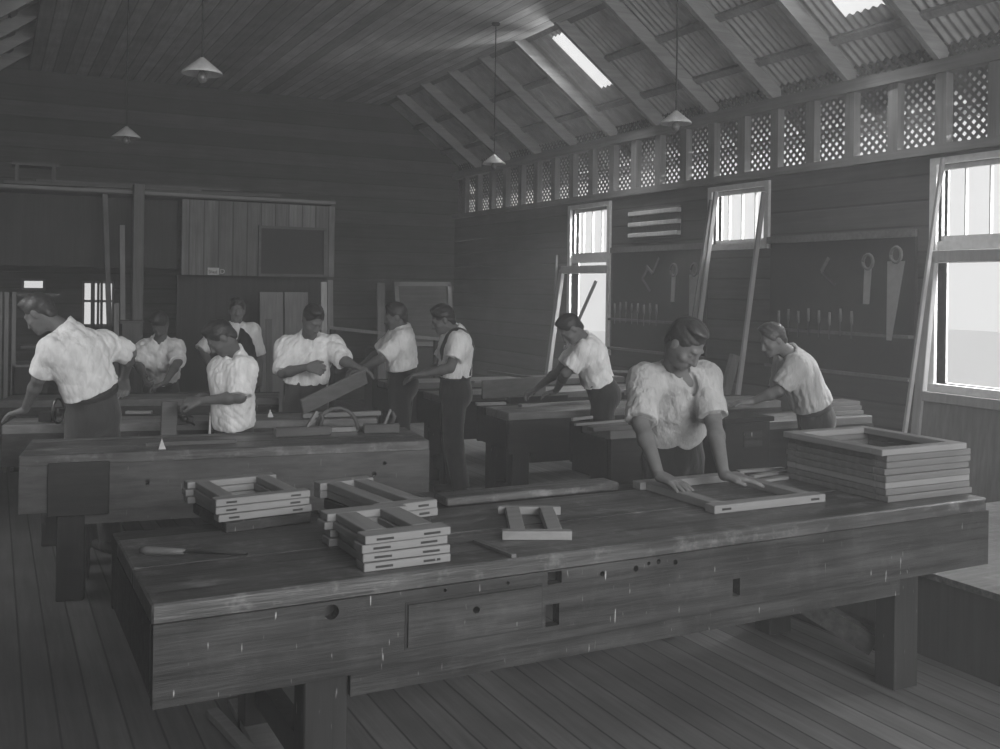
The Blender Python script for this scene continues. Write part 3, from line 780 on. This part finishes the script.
# timber rack at the left back
rk = thing('timber_rack', 'open rack of upright boards behind the man propped on one hand', 'rack', (.3, 9.9, 0))
for k, (xa, xb) in enumerate(((0, 2.5), (4.5, 9), (12, 16.5))):
    a = aty(xa, 292, 9.8); b = aty(xb, 292, 9.8)
    MB().box(a.x, b.x, 9.8, 9.86, 0, a.z).build('upright', M['palez'], rk, bevel=.003)
a = aty(12, 365, 9.8); b = aty(48, 365, 9.8)
MB().box(a.x, b.x, 9.8, 10.3, a.z - .02, a.z).build('shelf_board', M['palez'], rk)
MB().box(a.x, b.x, 9.8, 10.3, .0, a.z - .021).build('cupboard_front', M['darkz'], rk)
a = aty(21, 346, 9.9); b = aty(50, 346, 9.9)
MB().box(a.x, b.x, 9.9, 10.2, a.z - .02, a.z).build('shelf_board', M['pale2'], rk)
MB().box(aty(16, 290, 9.8).x, aty(60, 290, 9.8).x, 9.8, 10.2, 1.55, 1.575).build('shelf_board', M['midz'], rk)
# hanging boards and leaning planks around the back window
stand('dark plank standing in front of the back window, left of the post', (91, 281), (95, 0), 11., m='darkz')
stand('dark plank standing in front of the back window, beside the thin pole', (100.5, 281), (103, 0), 11., m='darkz')
stand('pale short board leaning right of the back window', (114, 303), (119, 0), 10.6, m='palez')
r = thing('locker', 'plain wooden locker standing beside the post at the back', 'locker', (1.35, 10.9, 0))
a = aty(120, 323, 10.8); b = aty(140, 323, 10.8)
MB().box(a.x, b.x, 10.62, 10.98, 0, a.z).build('body', M['midz'], r, bevel=.003)
MB().box(a.x - .02, b.x + .02, 10.6, 11.0, a.z, a.z + .025).build('top', M['mid'], r)

# ================================================================ people
V = lambda *a: np.array(a, np.float32)
def nv(v): return np.array([v[0], v[1], v[2]], np.float32)
def unit(v): v = np.asarray(v, np.float32); return v / (np.linalg.norm(v) + 1e-9)

class Sdf:
    """signed distance field on a grid, smooth unions, meshed with surface nets"""
    def __init__(s, h): s.h = h; s.p = []; s.post = []
    def add(s, fn, lo, hi, k=.02, op='u'): s.p.append((fn, np.minimum(lo, hi), np.maximum(lo, hi), k, op)); return s
    def cap(s, a, b, r0, r1, k=.02, op='u', cut=None):
        a, b = nv(a), nv(b); m = max(r0, r1)
        def fn(P):
            d = b - a; L = float(d @ d) + 1e-9; q = P - a; t = np.clip((q @ d) / L, 0, 1)
            v = np.linalg.norm(q - t[..., None] * d, axis=-1) - (r0 + (r1 - r0) * t)
            if cut is not None:
                u = unit(d); c = a + d * cut; v = np.maximum(v, (P - c) @ u)
            return v
        return s.add(fn, np.minimum(a, b) - m, np.maximum(a, b) + m, k, op)
    def ell(s, c, r, B=None, k=.02, op='u'):
        c = nv(c); r = np.array(r, np.float32); B = np.eye(3, dtype=np.float32) if B is None else np.array(B, np.float32)
        e = np.abs(B.T) @ r
        def fn(P):
            q = ((P - c) @ B.T) / r; n = np.linalg.norm(q, axis=-1); g = np.linalg.norm(q / r, axis=-1) + 1e-6
            return n * (n - 1) / g
        return s.add(fn, c - e, c + e, k, op)
    def trunk(s, a, b, la, lb, ra, rb, k=.03, op='u', lo=None, hi=None, extra=None):
        """elliptic tapered body section: lateral axes la, lb; radii (lateral, depth)"""
        a, b = nv(a), nv(b); la, lb = unit(la), unit(lb); m = max(ra + rb)
        def fn(P):
            d = b - a; L = float(np.linalg.norm(d)); u = d / L; q = P - a; w = q @ u; t = np.clip(w / L, 0, 1)
            q2 = q - t[..., None] * d
            lat = la + (lb - la) * t[..., None]; lat = lat - (lat @ u)[..., None] * u; lat /= np.linalg.norm(lat, axis=-1, keepdims=True) + 1e-6
            dep = np.cross(np.broadcast_to(u, lat.shape), lat)
            x = (q2 * lat).sum(-1); y = (q2 * dep).sum(-1); z = w - t * L
            ru = ra[0] + (rb[0] - ra[0]) * t; rv = ra[1] + (rb[1] - ra[1]) * t
            e = np.sqrt((x / ru) ** 2 + (y / rv) ** 2 + (z / rv) ** 2) + 1e-6
            g = np.sqrt((x / ru ** 2) ** 2 + (y / rv ** 2) ** 2 + (z / rv ** 2) ** 2) + 1e-6
            v = e * (e - 1) / g
            if lo is not None: v = np.maximum(v, lo - w)
            if hi is not None: v = np.maximum(v, w - hi)
            if extra is not None: v = np.maximum(v, extra(P))
            return v
        return s.add(fn, np.minimum(a, b) - m, np.maximum(a, b) + m, k, op)
    def mesh(s, name):
        h = s.h; U = [p for p in s.p if p[4] == 'u']
        lo = np.min([p[1] for p in U], 0) - .03; hi = np.max([p[2] for p in U], 0) + .03
        n = np.ceil((hi - lo) / h).astype(int) + 1
        g = np.full(n, .12, np.float32)
        ax = [lo[i] + h * np.arange(n[i], dtype=np.float32) for i in range(3)]
        for fn, l, u, k, op in s.p:
            pad = k + .03
            i0 = np.clip(np.floor((l - pad - lo) / h).astype(int), 0, n); i1 = np.clip(np.ceil((u + pad - lo) / h).astype(int) + 1, 0, n)
            if (i1 <= i0).any(): continue
            sl = tuple(slice(i0[i], i1[i]) for i in range(3))
            P = np.stack(np.meshgrid(*[ax[i][sl[i]] for i in range(3)], indexing='ij'), -1).astype(np.float32)
            d = fn(P).astype(np.float32); a = g[sl]
            if op == 'u':
                t = np.clip(.5 + .5 * (a - d) / k, 0, 1); g[sl] = a + (d - a) * t - k * t * (1 - t)
            elif op == 's':
                d = -d; t = np.clip(.5 - .5 * (a - d) / k, 0, 1); g[sl] = a + (d - a) * t + k * t * (1 - t)
        for fn in s.post:
            m = np.abs(g) < .03; idx = np.argwhere(m)
            P = (lo + idx * h).astype(np.float32); g[m] = fn(P, g[m])
        return nets(g, lo, h, name)

def nets(g, lo, h, name):
    s = g < 0
    c = np.zeros(tuple(np.array(g.shape) - 1) + (3,), np.float32); cnt = np.zeros(c.shape[:3], np.float32)
    X, Y, Z = c.shape[:3]
    corners = [(i, j, k) for i in (0, 1) for j in (0, 1) for k in (0, 1)]
    sub = lambda A, o: A[o[0]:o[0] + X, o[1]:o[1] + Y, o[2]:o[2] + Z]
    for a in corners:
        for axn in range(3):
            if a[axn]: continue
            b = list(a); b[axn] = 1; b = tuple(b)
            ga, gb = sub(g, a), sub(g, b); m = (ga < 0) != (gb < 0)
            if not m.any(): continue
            t = ga[m] / (ga[m] - gb[m]); p = np.tile(np.array(a, np.float32), (t.size, 1)); p[:, axn] += t
            c[m] += p; cnt[m] += 1
    act = cnt > 0; ids = -np.ones(act.shape, np.int64); ids[act] = np.arange(act.sum())
    idx = np.argwhere(act)
    vs = (lo + (idx + c[act] / cnt[act][:, None]) * h).astype(np.float32)
    quads = []
    for axn in range(3):
        o1, o2 = [(1, 2), (2, 0), (0, 1)][axn]
        A = s; sh = [slice(None)] * 3; sh2 = [slice(None)] * 3; sh[axn] = slice(0, -1); sh2[axn] = slice(1, None)
        e = A[tuple(sh)] != A[tuple(sh2)]
        E_ = np.argwhere(e); ok = (E_[:, o1] > 0) & (E_[:, o2] > 0) & (E_[:, o1] < A.shape[o1] - 1) & (E_[:, o2] < A.shape[o2] - 1)
        E_ = E_[ok]; ins = A[tuple(sh)][tuple(E_.T)]
        def at_(d1, d2):
            q = E_.copy(); q[:, o1] -= d1; q[:, o2] -= d2; return ids[tuple(q.T)]
        Q = np.stack([at_(0, 0), at_(1, 0), at_(1, 1), at_(0, 1)], 1)
        Q[~ins] = Q[~ins][:, ::-1]
        quads.append(Q)
    Q = np.concatenate(quads); Q = Q[(Q >= 0).all(1)]
    me = bpy.data.meshes.new(name)
    me.vertices.add(len(vs)); me.vertices.foreach_set('co', vs.ravel())
    me.loops.add(Q.size); me.loops.foreach_set('vertex_index', Q.ravel().astype(np.int32))
    me.polygons.add(len(Q)); me.polygons.foreach_set('loop_start', np.arange(0, Q.size, 4, dtype=np.int32))
    me.update(calc_edges=True); me.validate()
    me.polygons.foreach_set('use_smooth', np.ones(len(me.polygons), bool))
    return me

def folds(seed, axis, amp, f=38.):
    """long soft folds that run along axis"""
    rs = np.random.RandomState(seed); ax = unit(axis)
    W = []
    for i in range(5):
        a2 = unit(ax + rs.normal(size=3) * .28); d = rs.normal(size=3); d = unit(d - a2 * (d @ a2))
        W.append((d * f * rs.uniform(.5, 1.5), rs.uniform(0, 6), unit(rs.normal(size=3)) * rs.uniform(5, 10), rs.uniform(0, 6), rs.uniform(.5, 1), unit(rs.normal(size=3)) * rs.uniform(7, 13)))
    def fn(P, g):
        v = 0
        for k, ph, e, p2, w, e2 in W:
            r = np.abs(np.sin(P @ k + ph + 1.3 * np.sin(P @ e + p2)))
            m = np.clip(.35 + .8 * np.sin(P @ e2 + ph), 0, 1)
            v = v + w * m * (r ** .7 - .55)
        return g - amp * v * .8
    return fn

def hand(S, w, d, nrm, side, s, curl=.2, spread=1.):
    """w wrist, d towards the fingertips, nrm towards the back of the hand, side towards the thumb"""
    w = nv(w); d = unit(d); nrm = unit(nv(nrm) - d * float(nv(nrm) @ d)); sd = np.cross(d, nrm); sd = sd * (1 if float(sd @ nv(side)) > 0 else -1)
    K = []
    for i, o in enumerate((.030, .010, -.011, -.031)):
        k = w + (d * (.088 - .004 * abs(i - 1)) + sd * o * spread) * s; K.append(k)
        S.cap(w + sd * o * .55 * s + d * .012 * s, k, .0165 * s, .0125 * s, .012)
    for i, (L, o) in enumerate(((.068, .006), (.077, .001), (.071, -.004), (.055, -.010))):
        a1 = curl * .9 + .06 * i; a2 = a1 + curl * 1.1 + .05; a3 = a2 + curl * .8
        p = K[i]; dd = unit(d + sd * o * 12 * spread)
        for L_, a, r0, r1 in ((.45, a1, .0105, .0095), (.32, a2, .0095, .0088), (.25, a3, .0088, .0075)):
            q = p + (dd * math.cos(a) - nrm * math.sin(a)) * L * L_ * s
            S.cap(p, q, r0 * s, r1 * s, .003); p = q
    t0 = w + (sd * .024 + d * .018) * s; t1 = t0 + (sd * .026 + d * .034 - nrm * .008) * s; t2 = t1 + (sd * .008 + d * .034 - nrm * (.006 + .02 * curl)) * s
    S.cap(t0, t1, .016 * s, .0125 * s, .012); S.cap(t1, t2, .0115 * s, .009 * s, .004)

def person(label, head, face, neck, chest, waist, sh, arms, s=1., hips=None, fac=None, shirt='shirt', pants='trouser', skin='skin', hairm='hair',
           h=.006, vest=False, braces=False, apron=False, seed=1, feet=None, slv=.95, open_=True, quiff=0., fold=.005, tie=False, loose=0., shm='leather', hem=.012, hs=.88):
    """all joints are world points; sh = (right, left); arms = ((elbow, wrist, finger dir, back-of-hand, thumb side, curl), ...)"""
    head, neck, chest, waist = nv(head), nv(neck), nv(chest), nv(waist); face = unit(face)
    shR, shL = nv(sh[0]), nv(sh[1]); lat = unit(shR - shL)          # towards the person's right
    fac = unit(fac) if fac is not None else unit(np.cross(V(0, 0, 1), lat))
    latH = unit(np.cross(fac, V(0, 0, 1)))
    hipc = waist + V(0, 0, -.14 * s) * 1. if hips is None else nv(hips)
    base = Vector((float(hipc[0]), float(hipc[1]), 0))
    root = thing('person', label, 'person', base)
    up = unit(chest - waist)
    # ---- head frame
    r_ = np.cross(face, V(0, 0, 1)); r_ = unit(r_); u_ = np.cross(r_, face)
    B = np.stack([r_, face, u_])                                    # rows: right, forward, up
    S0 = s; s = s * hs
    H = lambda x, y, z: head + (r_ * x + face * y + u_ * z) * S0 * hs
    s = S0
    S = Sdf(h)
    # body core
    S.trunk(waist - up * .1, chest, latH, lat, (.125 * s, .085 * s), (.145 * s, .095 * s), .03)
    S.trunk(chest, neck, lat, lat, (.145 * s, .09 * s), (.07 * s, .06 * s), .04)
    S.cap(shR, shL, .05 * s, .05 * s, .04)
    S.cap(neck - (head - neck) * .1, H(0, -.02, -.05), .053 * s, .050 * s, .02)
    for (e, w, d, nn, sd, cu), p in zip(arms, (shR, shL)):
        e, w = nv(e), nv(w)
        S.cap(p, e, .050 * s, .037 * s, .02); S.cap(e, e + (w - e) * .3, .036 * s, .037 * s, .02); S.cap(e + (w - e) * .3, w, .037 * s, .023 * s, .02)
        hand(S, w, d, nn, sd, s, cu)
    # head
    s = S0 * hs
    S.ell(H(0, -.012, .03), (.075 * s, .093 * s, .095 * s), B, .02)
    S.ell(H(0, .02, -.03), (.062 * s, .075 * s, .075 * s), B, .03)
    S.ell(H(0, .05, -.075), (.042 * s, .042 * s, .036 * s), B, .025)
    S.ell(H(0, .078, -.098), (.02 * s, .016 * s, .014 * s), B, .012)
    S.cap(H(-.03, .08, .028), H(.03, .08, .028), .013 * s, .013 * s, .012)
    for q in (-1, 1):
        S.ell(H(q * .031, .096, .006), (.02 * s, .014 * s, .013 * s), B, .010, 's')
        S.ell(H(q * .031, .076, .004), (.015 * s, .013 * s, .012 * s), B, .004)
        S.ell(H(q * .045, .06, -.03), (.02 * s, .02 * s, .018 * s), B, .02)
        S.ell(H(q * .076, -.01, -.005), (.009 * s, .02 * s, .032 * s), B, .008)
        S.cap(H(q * .009, .1, -.034), H(q * .012, .098, -.036), .009 * s, .008 * s, .006)
    S.cap(H(0, .088, .02), H(0, .112, -.03), .009 * s, .0125 * s, .010)
    S.ell(H(0, .089, -.062), (.024 * s, .011 * s, .006 * s), B, .006); S.ell(H(0, .086, -.073), (.02 * s, .011 * s, .006 * s), B, .006)
    S.ell(H(0, .105, -.0675), (.028 * s, .010 * s, .0018 * s), B, .003, 's')
    link('body', S.mesh('body'), M[skin], root)
    # hair
    S = Sdf(min(h, .005))
    S.ell(H(0, -.02, .040), (.083 * s, .099 * s, .095 * s), B, .01)
    if quiff: S.ell(H(0, .045, .115), (.05 * s, .045 * s, .02 * s * quiff), B, .03)
    S.ell(H(0, -.068, -.028), (.056 * s, .036 * s, .055 * s), B, .02)
    S.ell(H(.015, .015, .118), (.055 * s, .055 * s, .02 * s), B, .03)
    S.ell(H(0, .13, -.005), (.12 * s, .098 * s, .092 * s), B, .008, 's')
    S.ell(H(0, .075, -.10), (.15 * s, .14 * s, .09 * s), B, .01, 's'); S.ell(H(0, -.03, -.16), (.15 * s, .15 * s, .085 * s), B, .01, 's')
    for q in (-1, 1): S.ell(H(q * .09, .0, -.012), (.022 * s, .028 * s, .038 * s), B, .008, 's')
    fh = folds(seed + 50, face + u_ * .5, .006, 85.)
    S.post.append(fh)
    link('hair', S.mesh('hair'), M[hairm], root)
    # ---- shirt
    s = S0
    S = Sdf(h)
    up2 = unit(neck - chest)
    w0 = waist - up * .02 * s
    S.trunk(waist, chest, latH, lat, ((.160 + loose) * s, (.126 + loose) * s), (.172 * s, .125 * s), .04, lo=-hem)
    S.trunk(chest, neck - up2 * .03 * s, lat, lat, (.172 * s, .125 * s), (.10 * s, .085 * s), .05)
    S.cap(shR, shL, .074 * s, .074 * s, .05)
    for (e, w, d, nn, sd, cu), p in zip(arms, (shR, shL)):
        e = nv(e); dd = (e - p); L = np.linalg.norm(dd)
        S.cap(p, p + dd * slv, .078 * s, .066 * s, .035, cut=1.)
        a = p + dd * slv; u = unit(dd)
        S.cap(a - u * .05 * s, a + u * .012 * s, .072 * s, .069 * s, .006, cut=1.)
    S.post.append(folds(seed, up + lat * .35, fold * 2.4, 34.)); S.post.append(folds(seed + 3, up - lat * .3, fold * 1.3, 62.))
    w_, hm_ = waist.copy(), hem
    S.post.append(lambda P, g: np.where((np.linalg.norm(P - w_, axis=-1) < .26 * s) & ((P - w_) @ up < 0), np.maximum(g, -((P - w_) @ up) - hm_), g))
    # collar
    nk = unit(head - neck)
    def collar(P, c=neck + nk * .025 * s, n=unit(nk * .9 + fac * -.15 + V(0, 0, .2))):
        q = P - c; w = q @ n; r = np.linalg.norm(q - w[..., None] * n, axis=-1)
        v = np.maximum(np.abs(r - (.068 - w * .15) * s) - .007 * s, np.abs(w) - .026 * s)
        return np.maximum(v, (q @ fac) - .045 * s) if open_ else v
    S.add(collar, neck - .1 * s, neck + .1 * s, .008)
    fr = fac - up2 * float(fac @ up2); fr = unit(fr)
    if open_:
        S.cap(neck + fr * .085 * s + nk * .03 * s, neck + fr * .125 * s - up2 * .08 * s, .038 * s, .009 * s, .008, 's')
    S.cap(neck - nk * .02 * s, neck + nk * .09 * s, .058 * s, .062 * s, .006, 's')
    so = link('shirt', S.mesh('shirt'), M[shirt], root)
    if braces:
        for q in (-1, 1):
            S = Sdf(.006); ex = lambda P, q=q: np.abs((P - chest) @ lat - q * .075 * s) - .012
            S.trunk(waist, chest, latH, lat, (.170 * s, .136 * s), (.182 * s, .135 * s), .04, lo=0., extra=ex)
            S.trunk(chest, neck - up2 * .03 * s, lat, lat, (.182 * s, .135 * s), (.11 * s, .095 * s), .05, extra=ex)
            S.cap(shR, shL, .084 * s, .084 * s, .05)
            f0 = S.p[-1]; S.p[-1] = ((lambda P, g=f0[0], ex=ex: np.maximum(g(P), ex(P))),) + f0[1:]
            link('brace_strap', S.mesh('brace_strap'), M['leather'], root)
    if vest:
        S = Sdf(h)
        S.trunk(w0 - up * .03, chest, latH, lat, (.180 * s, .152 * s), (.186 * s, .155 * s), .04)
        S.trunk(chest, neck - up2 * .05 * s, lat, lat, (.175 * s, .15 * s), (.125 * s, .11 * s), .05)
        for p in (shR, shL): S.cap(p + up * .1, p - up * .08, .085 * s, .08 * s, .01, 's')
        S.cap(neck + fr * .07 * s + nk * .05 * s, chest + fr * .17 * s - up * .01 * s, .05 * s, .015 * s, .008, 's')
        S.cap(neck - nk * .05 * s, neck + nk * .1 * s, .085 * s, .09 * s, .006, 's')
        link('waistcoat', S.mesh('waistcoat'), M['vest'], root)
    if tie:
        p0 = neck + fr * .085 * s - up2 * .0; p1 = chest + fr * .135 * s
        MB().beam(Vector([float(c) for c in p0]), Vector([float(c) for c in p1]), .035, .012, up=Vector([float(c) for c in fr])).build('necktie', M['vest'], root)
    # ---- trousers
    S = Sdf(.009)
    S.trunk(hipc, waist, latH, latH, (.150 * s, .118 * s), (.150 * s, .112 * s), .04, hi=float(np.linalg.norm(waist - hipc)) + .004)
    S.ell(hipc - fac * .04 * s - V(0, 0, .02), (.13 * s, .10 * s, .12 * s), np.stack([latH, fac, V(0, 0, 1)]), .04)
    if feet is None: feet = (hipc + latH * .13 * s, hipc - latH * .12 * s - fac * .08)
    for q, ft in zip((1, -1), feet):
        ft = nv(ft).copy(); ft[2] = 0
        hp = hipc + latH * q * .075 * s - V(0, 0, .04); kn = (hp + ft) / 2 + fac * .03 + V(0, 0, .02)
        S.cap(hp, kn, .092 * s, .076 * s, .04); S.cap(kn, ft + V(0, 0, .09), .076 * s, .066 * s, .04, cut=1.)
        sh_ = Sdf(.008); sh_.cap(ft - fac * .03 + V(0, 0, .05), ft + fac * .04 + V(0, 0, .045), .042, .04, .02); sh_.cap(ft + fac * .04 + V(0, 0, .04), ft + fac * .15 + V(0, 0, .035), .038, .034, .02)
        sh_.cap(ft + V(0, 0, .05), ft + V(0, 0, .1), .04, .04, .02)
        def fl(P, g): return np.maximum(g, .002 - P[:, 2])
        sh_.post.append(fl)
        link('shoe', sh_.mesh('shoe'), M['leather'], root)
    S.post.append(folds(seed + 9, V(0, 0, 1), .005, 30.))
    link('trousers', S.mesh('trousers'), M[pants], root)
    Lw = float(np.linalg.norm(waist - hipc))
    S = Sdf(.006); S.trunk(hipc, waist, latH, latH, (.162 * s, .131 * s), (.160 * s, .124 * s), .04, lo=Lw - .036, hi=Lw)
    link('belt', S.mesh('belt'), M[shm], root)
    if apron:
        a = waist + fac * .14 * s; pts = []
        f_ = MB()
        def P_(u, z, dd): q = a + latH * u * s + fac * dd; return (float(q[0]), float(q[1]), float(a[2] + z))
        n_ = 8
        for k in range(n_):
            u0 = -.10 + .2 * k / n_; u1 = -.10 + .2 * (k + 1) / n_
            d0 = .02 * math.cos(k * 1.3); d1 = .02 * math.cos((k + 1) * 1.3)
            f_.hexa([P_(u0, -.38, d0), P_(u1, -.38, d1), P_(u1, -.38, d1 + .006), P_(u0, -.38, d0 + .006), P_(u0, .02, 0), P_(u1, .02, 0), P_(u1, .02, .006), P_(u0, .02, .006)])
        f_.build('apron', M['apron'], root, smooth=False)
    return root

Rr, Ff, Uu = nv(RT), nv(FW), V(0, 0, 1)
A = lambda px, py, d: nv(at(px, py, d))
DN = V(0, 0, 1)

# the standing man at the front bench, both hands on the frame
fac = unit(V(.12, -1, 0))
hr, hl = A(659, 482, 4.42), A(724, 473, 4.46)
hr[2] = .858; hl[2] = .858
person('person in a loose open-necked shirt pressing both hands on a sash frame',
       A(685, 344, 4.66), unit(fac * .62 + Rr * .16 - Uu * .72), A(674, 374, 4.82), A(673, 394, 4.92), A(674, 426, 5.05),
       (A(645, 381, 4.80), A(704, 379, 4.86)),
       ((A(641, 424, 4.66), hr, V(.25, -.9, -.15), DN, V(1, 0, 0), .12), (A(713, 420, 4.74), hl, unit(V(.75, -.6, -.1)), DN, V(-.6, -.8, 0), .10)),
       s=1.05, fac=fac, hem=.03, hs=.89, shirt='shirtg', skin='skin', hairm='hair2', h=.005, seed=3, quiff=0., fold=.0032, loose=.02, slv=.86)

# man at the left, back to the camera, propped on his left hand
fac = unit(-Rr * .75 + Ff * .55)
hw = A(25, 410, 6.05)
person('person in a white shirt seen from behind, bent over and propped on one hand',
       A(40, 314, 5.95), unit(-Rr * .8 + Ff * .15 - Uu * .62), A(68, 331, 5.98), A(77, 355, 5.98), A(91, 389, 6.05),
       (A(102, 344, 6.12), A(53, 349, 5.85)),
       ((A(130, 353, 6.3), A(124, 378, 6.5), unit(-Rr * .2 + Ff * .6 - Uu), Ff, -Rr, .6), (A(39, 378, 5.9), hw, unit(-Rr * .9 - Uu * .25), DN, Ff, .25)),
       s=1.02, hs=.90, fac=fac, hips=A(93, 412, 6.1), shirt='shirt', pants='trouserg', hairm='hair2', h=.006, seed=11, quiff=1.6, fold=.006, loose=.004, slv=.8, open_=False)

# bent man facing the camera at the rear bench
fac = unit(-Ff + Rr * .1)
person('person in a white shirt facing us, bent low over the rearmost bench below the shelf',
       A(160, 324, 8.45), unit(-Ff * .6 - Uu * .8 - Rr * .05), A(160, 342, 8.6), A(160, 356, 8.65), A(161, 374, 8.88),
       (A(145, 349, 8.62), A(176, 348, 8.6)),
       ((A(138, 364, 8.5), A(145, 377, 8.25), unit(-Ff * .6 + Rr * .3 - Uu * .35), -Rr, -Ff, .6), (A(178, 362, 8.45), A(165, 383, 8.2), unit(-Rr * .6 - Uu * .2), DN, -Ff, .4)),
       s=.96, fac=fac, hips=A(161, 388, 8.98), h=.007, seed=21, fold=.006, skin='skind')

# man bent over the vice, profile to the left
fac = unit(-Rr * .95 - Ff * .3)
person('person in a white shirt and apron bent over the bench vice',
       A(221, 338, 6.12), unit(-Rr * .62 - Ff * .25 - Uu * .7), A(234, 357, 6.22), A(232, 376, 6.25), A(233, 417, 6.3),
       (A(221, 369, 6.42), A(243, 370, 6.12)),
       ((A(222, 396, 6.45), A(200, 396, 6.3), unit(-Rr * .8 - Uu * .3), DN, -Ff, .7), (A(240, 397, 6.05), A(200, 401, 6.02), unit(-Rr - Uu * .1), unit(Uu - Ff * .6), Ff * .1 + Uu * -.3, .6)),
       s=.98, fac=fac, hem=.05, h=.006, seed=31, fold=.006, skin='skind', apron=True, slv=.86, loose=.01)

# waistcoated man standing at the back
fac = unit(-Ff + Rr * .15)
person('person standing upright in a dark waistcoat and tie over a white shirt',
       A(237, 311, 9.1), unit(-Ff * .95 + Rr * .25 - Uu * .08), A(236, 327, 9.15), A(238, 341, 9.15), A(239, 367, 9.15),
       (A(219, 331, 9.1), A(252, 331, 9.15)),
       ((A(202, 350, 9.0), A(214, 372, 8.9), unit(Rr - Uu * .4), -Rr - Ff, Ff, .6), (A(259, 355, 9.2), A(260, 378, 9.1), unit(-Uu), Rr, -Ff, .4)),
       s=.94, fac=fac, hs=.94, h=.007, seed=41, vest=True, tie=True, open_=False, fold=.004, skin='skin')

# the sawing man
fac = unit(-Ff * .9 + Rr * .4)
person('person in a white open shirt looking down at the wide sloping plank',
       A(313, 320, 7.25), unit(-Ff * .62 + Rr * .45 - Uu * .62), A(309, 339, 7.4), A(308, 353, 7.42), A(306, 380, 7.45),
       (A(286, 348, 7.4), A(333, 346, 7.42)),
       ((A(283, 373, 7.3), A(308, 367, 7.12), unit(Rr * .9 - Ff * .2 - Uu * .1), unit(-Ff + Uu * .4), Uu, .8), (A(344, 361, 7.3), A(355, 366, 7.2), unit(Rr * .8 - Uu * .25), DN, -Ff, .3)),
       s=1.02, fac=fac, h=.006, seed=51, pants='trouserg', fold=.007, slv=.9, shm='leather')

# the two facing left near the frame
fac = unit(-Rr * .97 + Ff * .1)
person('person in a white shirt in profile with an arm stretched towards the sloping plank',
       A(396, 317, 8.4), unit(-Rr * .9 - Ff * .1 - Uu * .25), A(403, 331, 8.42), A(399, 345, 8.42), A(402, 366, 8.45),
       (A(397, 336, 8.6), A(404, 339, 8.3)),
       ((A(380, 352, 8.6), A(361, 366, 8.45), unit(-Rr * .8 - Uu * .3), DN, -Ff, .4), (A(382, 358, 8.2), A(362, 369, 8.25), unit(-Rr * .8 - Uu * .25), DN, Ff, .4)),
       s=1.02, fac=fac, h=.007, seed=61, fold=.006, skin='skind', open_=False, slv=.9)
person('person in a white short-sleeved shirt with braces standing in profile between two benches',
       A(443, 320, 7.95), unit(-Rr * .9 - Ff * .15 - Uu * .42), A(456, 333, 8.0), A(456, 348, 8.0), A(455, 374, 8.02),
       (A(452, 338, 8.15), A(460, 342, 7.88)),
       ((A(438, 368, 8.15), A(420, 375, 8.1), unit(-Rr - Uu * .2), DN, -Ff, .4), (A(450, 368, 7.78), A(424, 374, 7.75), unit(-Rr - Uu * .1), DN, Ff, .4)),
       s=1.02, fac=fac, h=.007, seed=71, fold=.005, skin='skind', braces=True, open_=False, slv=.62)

# man at the end window
person('person in a white shirt stooping before the end window, both arms on the bench',
       A(571, 329, 6.98), unit(-Rr * .66 - Ff * .1 - Uu * .74), A(584, 341, 7.08), A(589, 353, 7.12), A(597, 378, 7.2),
       (A(581, 348, 7.24), A(587, 350, 6.98)),
       ((A(560, 370, 7.25), A(536, 389, 7.5), unit(-Rr * .5 - Uu * .3 + Ff * .4), DN, Ff, .4), (A(566, 373, 7.0), A(556, 391, 7.42), unit(-Rr * .6 - Uu * .15 + Ff * .3), DN, Ff, .3)),
       s=.92, fac=fac, h=.006, seed=81, fold=.005, skin='skin', open_=False, slv=.72, hips=A(603, 393, 7.2))

# the small youth on the right
person('person in a pale shirt leaning on one hand beyond the tall stack of frames',
       A(773, 340, 6.45), unit(-Rr * .82 - Ff * .2 - Uu * .42), A(791, 355, 6.52), A(797, 370, 6.55), A(812, 403, 6.58),
       (A(786, 362, 6.7), A(797, 366, 6.42)),
       ((A(778, 392, 6.75), A(752, 401, 6.75), unit(-Rr - Uu * .1), DN, Ff, .2), (A(779, 390, 6.42), A(752, 402, 6.52), unit(-Rr - Uu * .08), DN, Ff, .12)),
       s=.94, fac=fac, h=.0065, seed=91, fold=.006, skin='skin', hairm='hair2', open_=False, slv=.8, hips=A(815, 417, 6.6), loose=.01, shirt='shirtg')
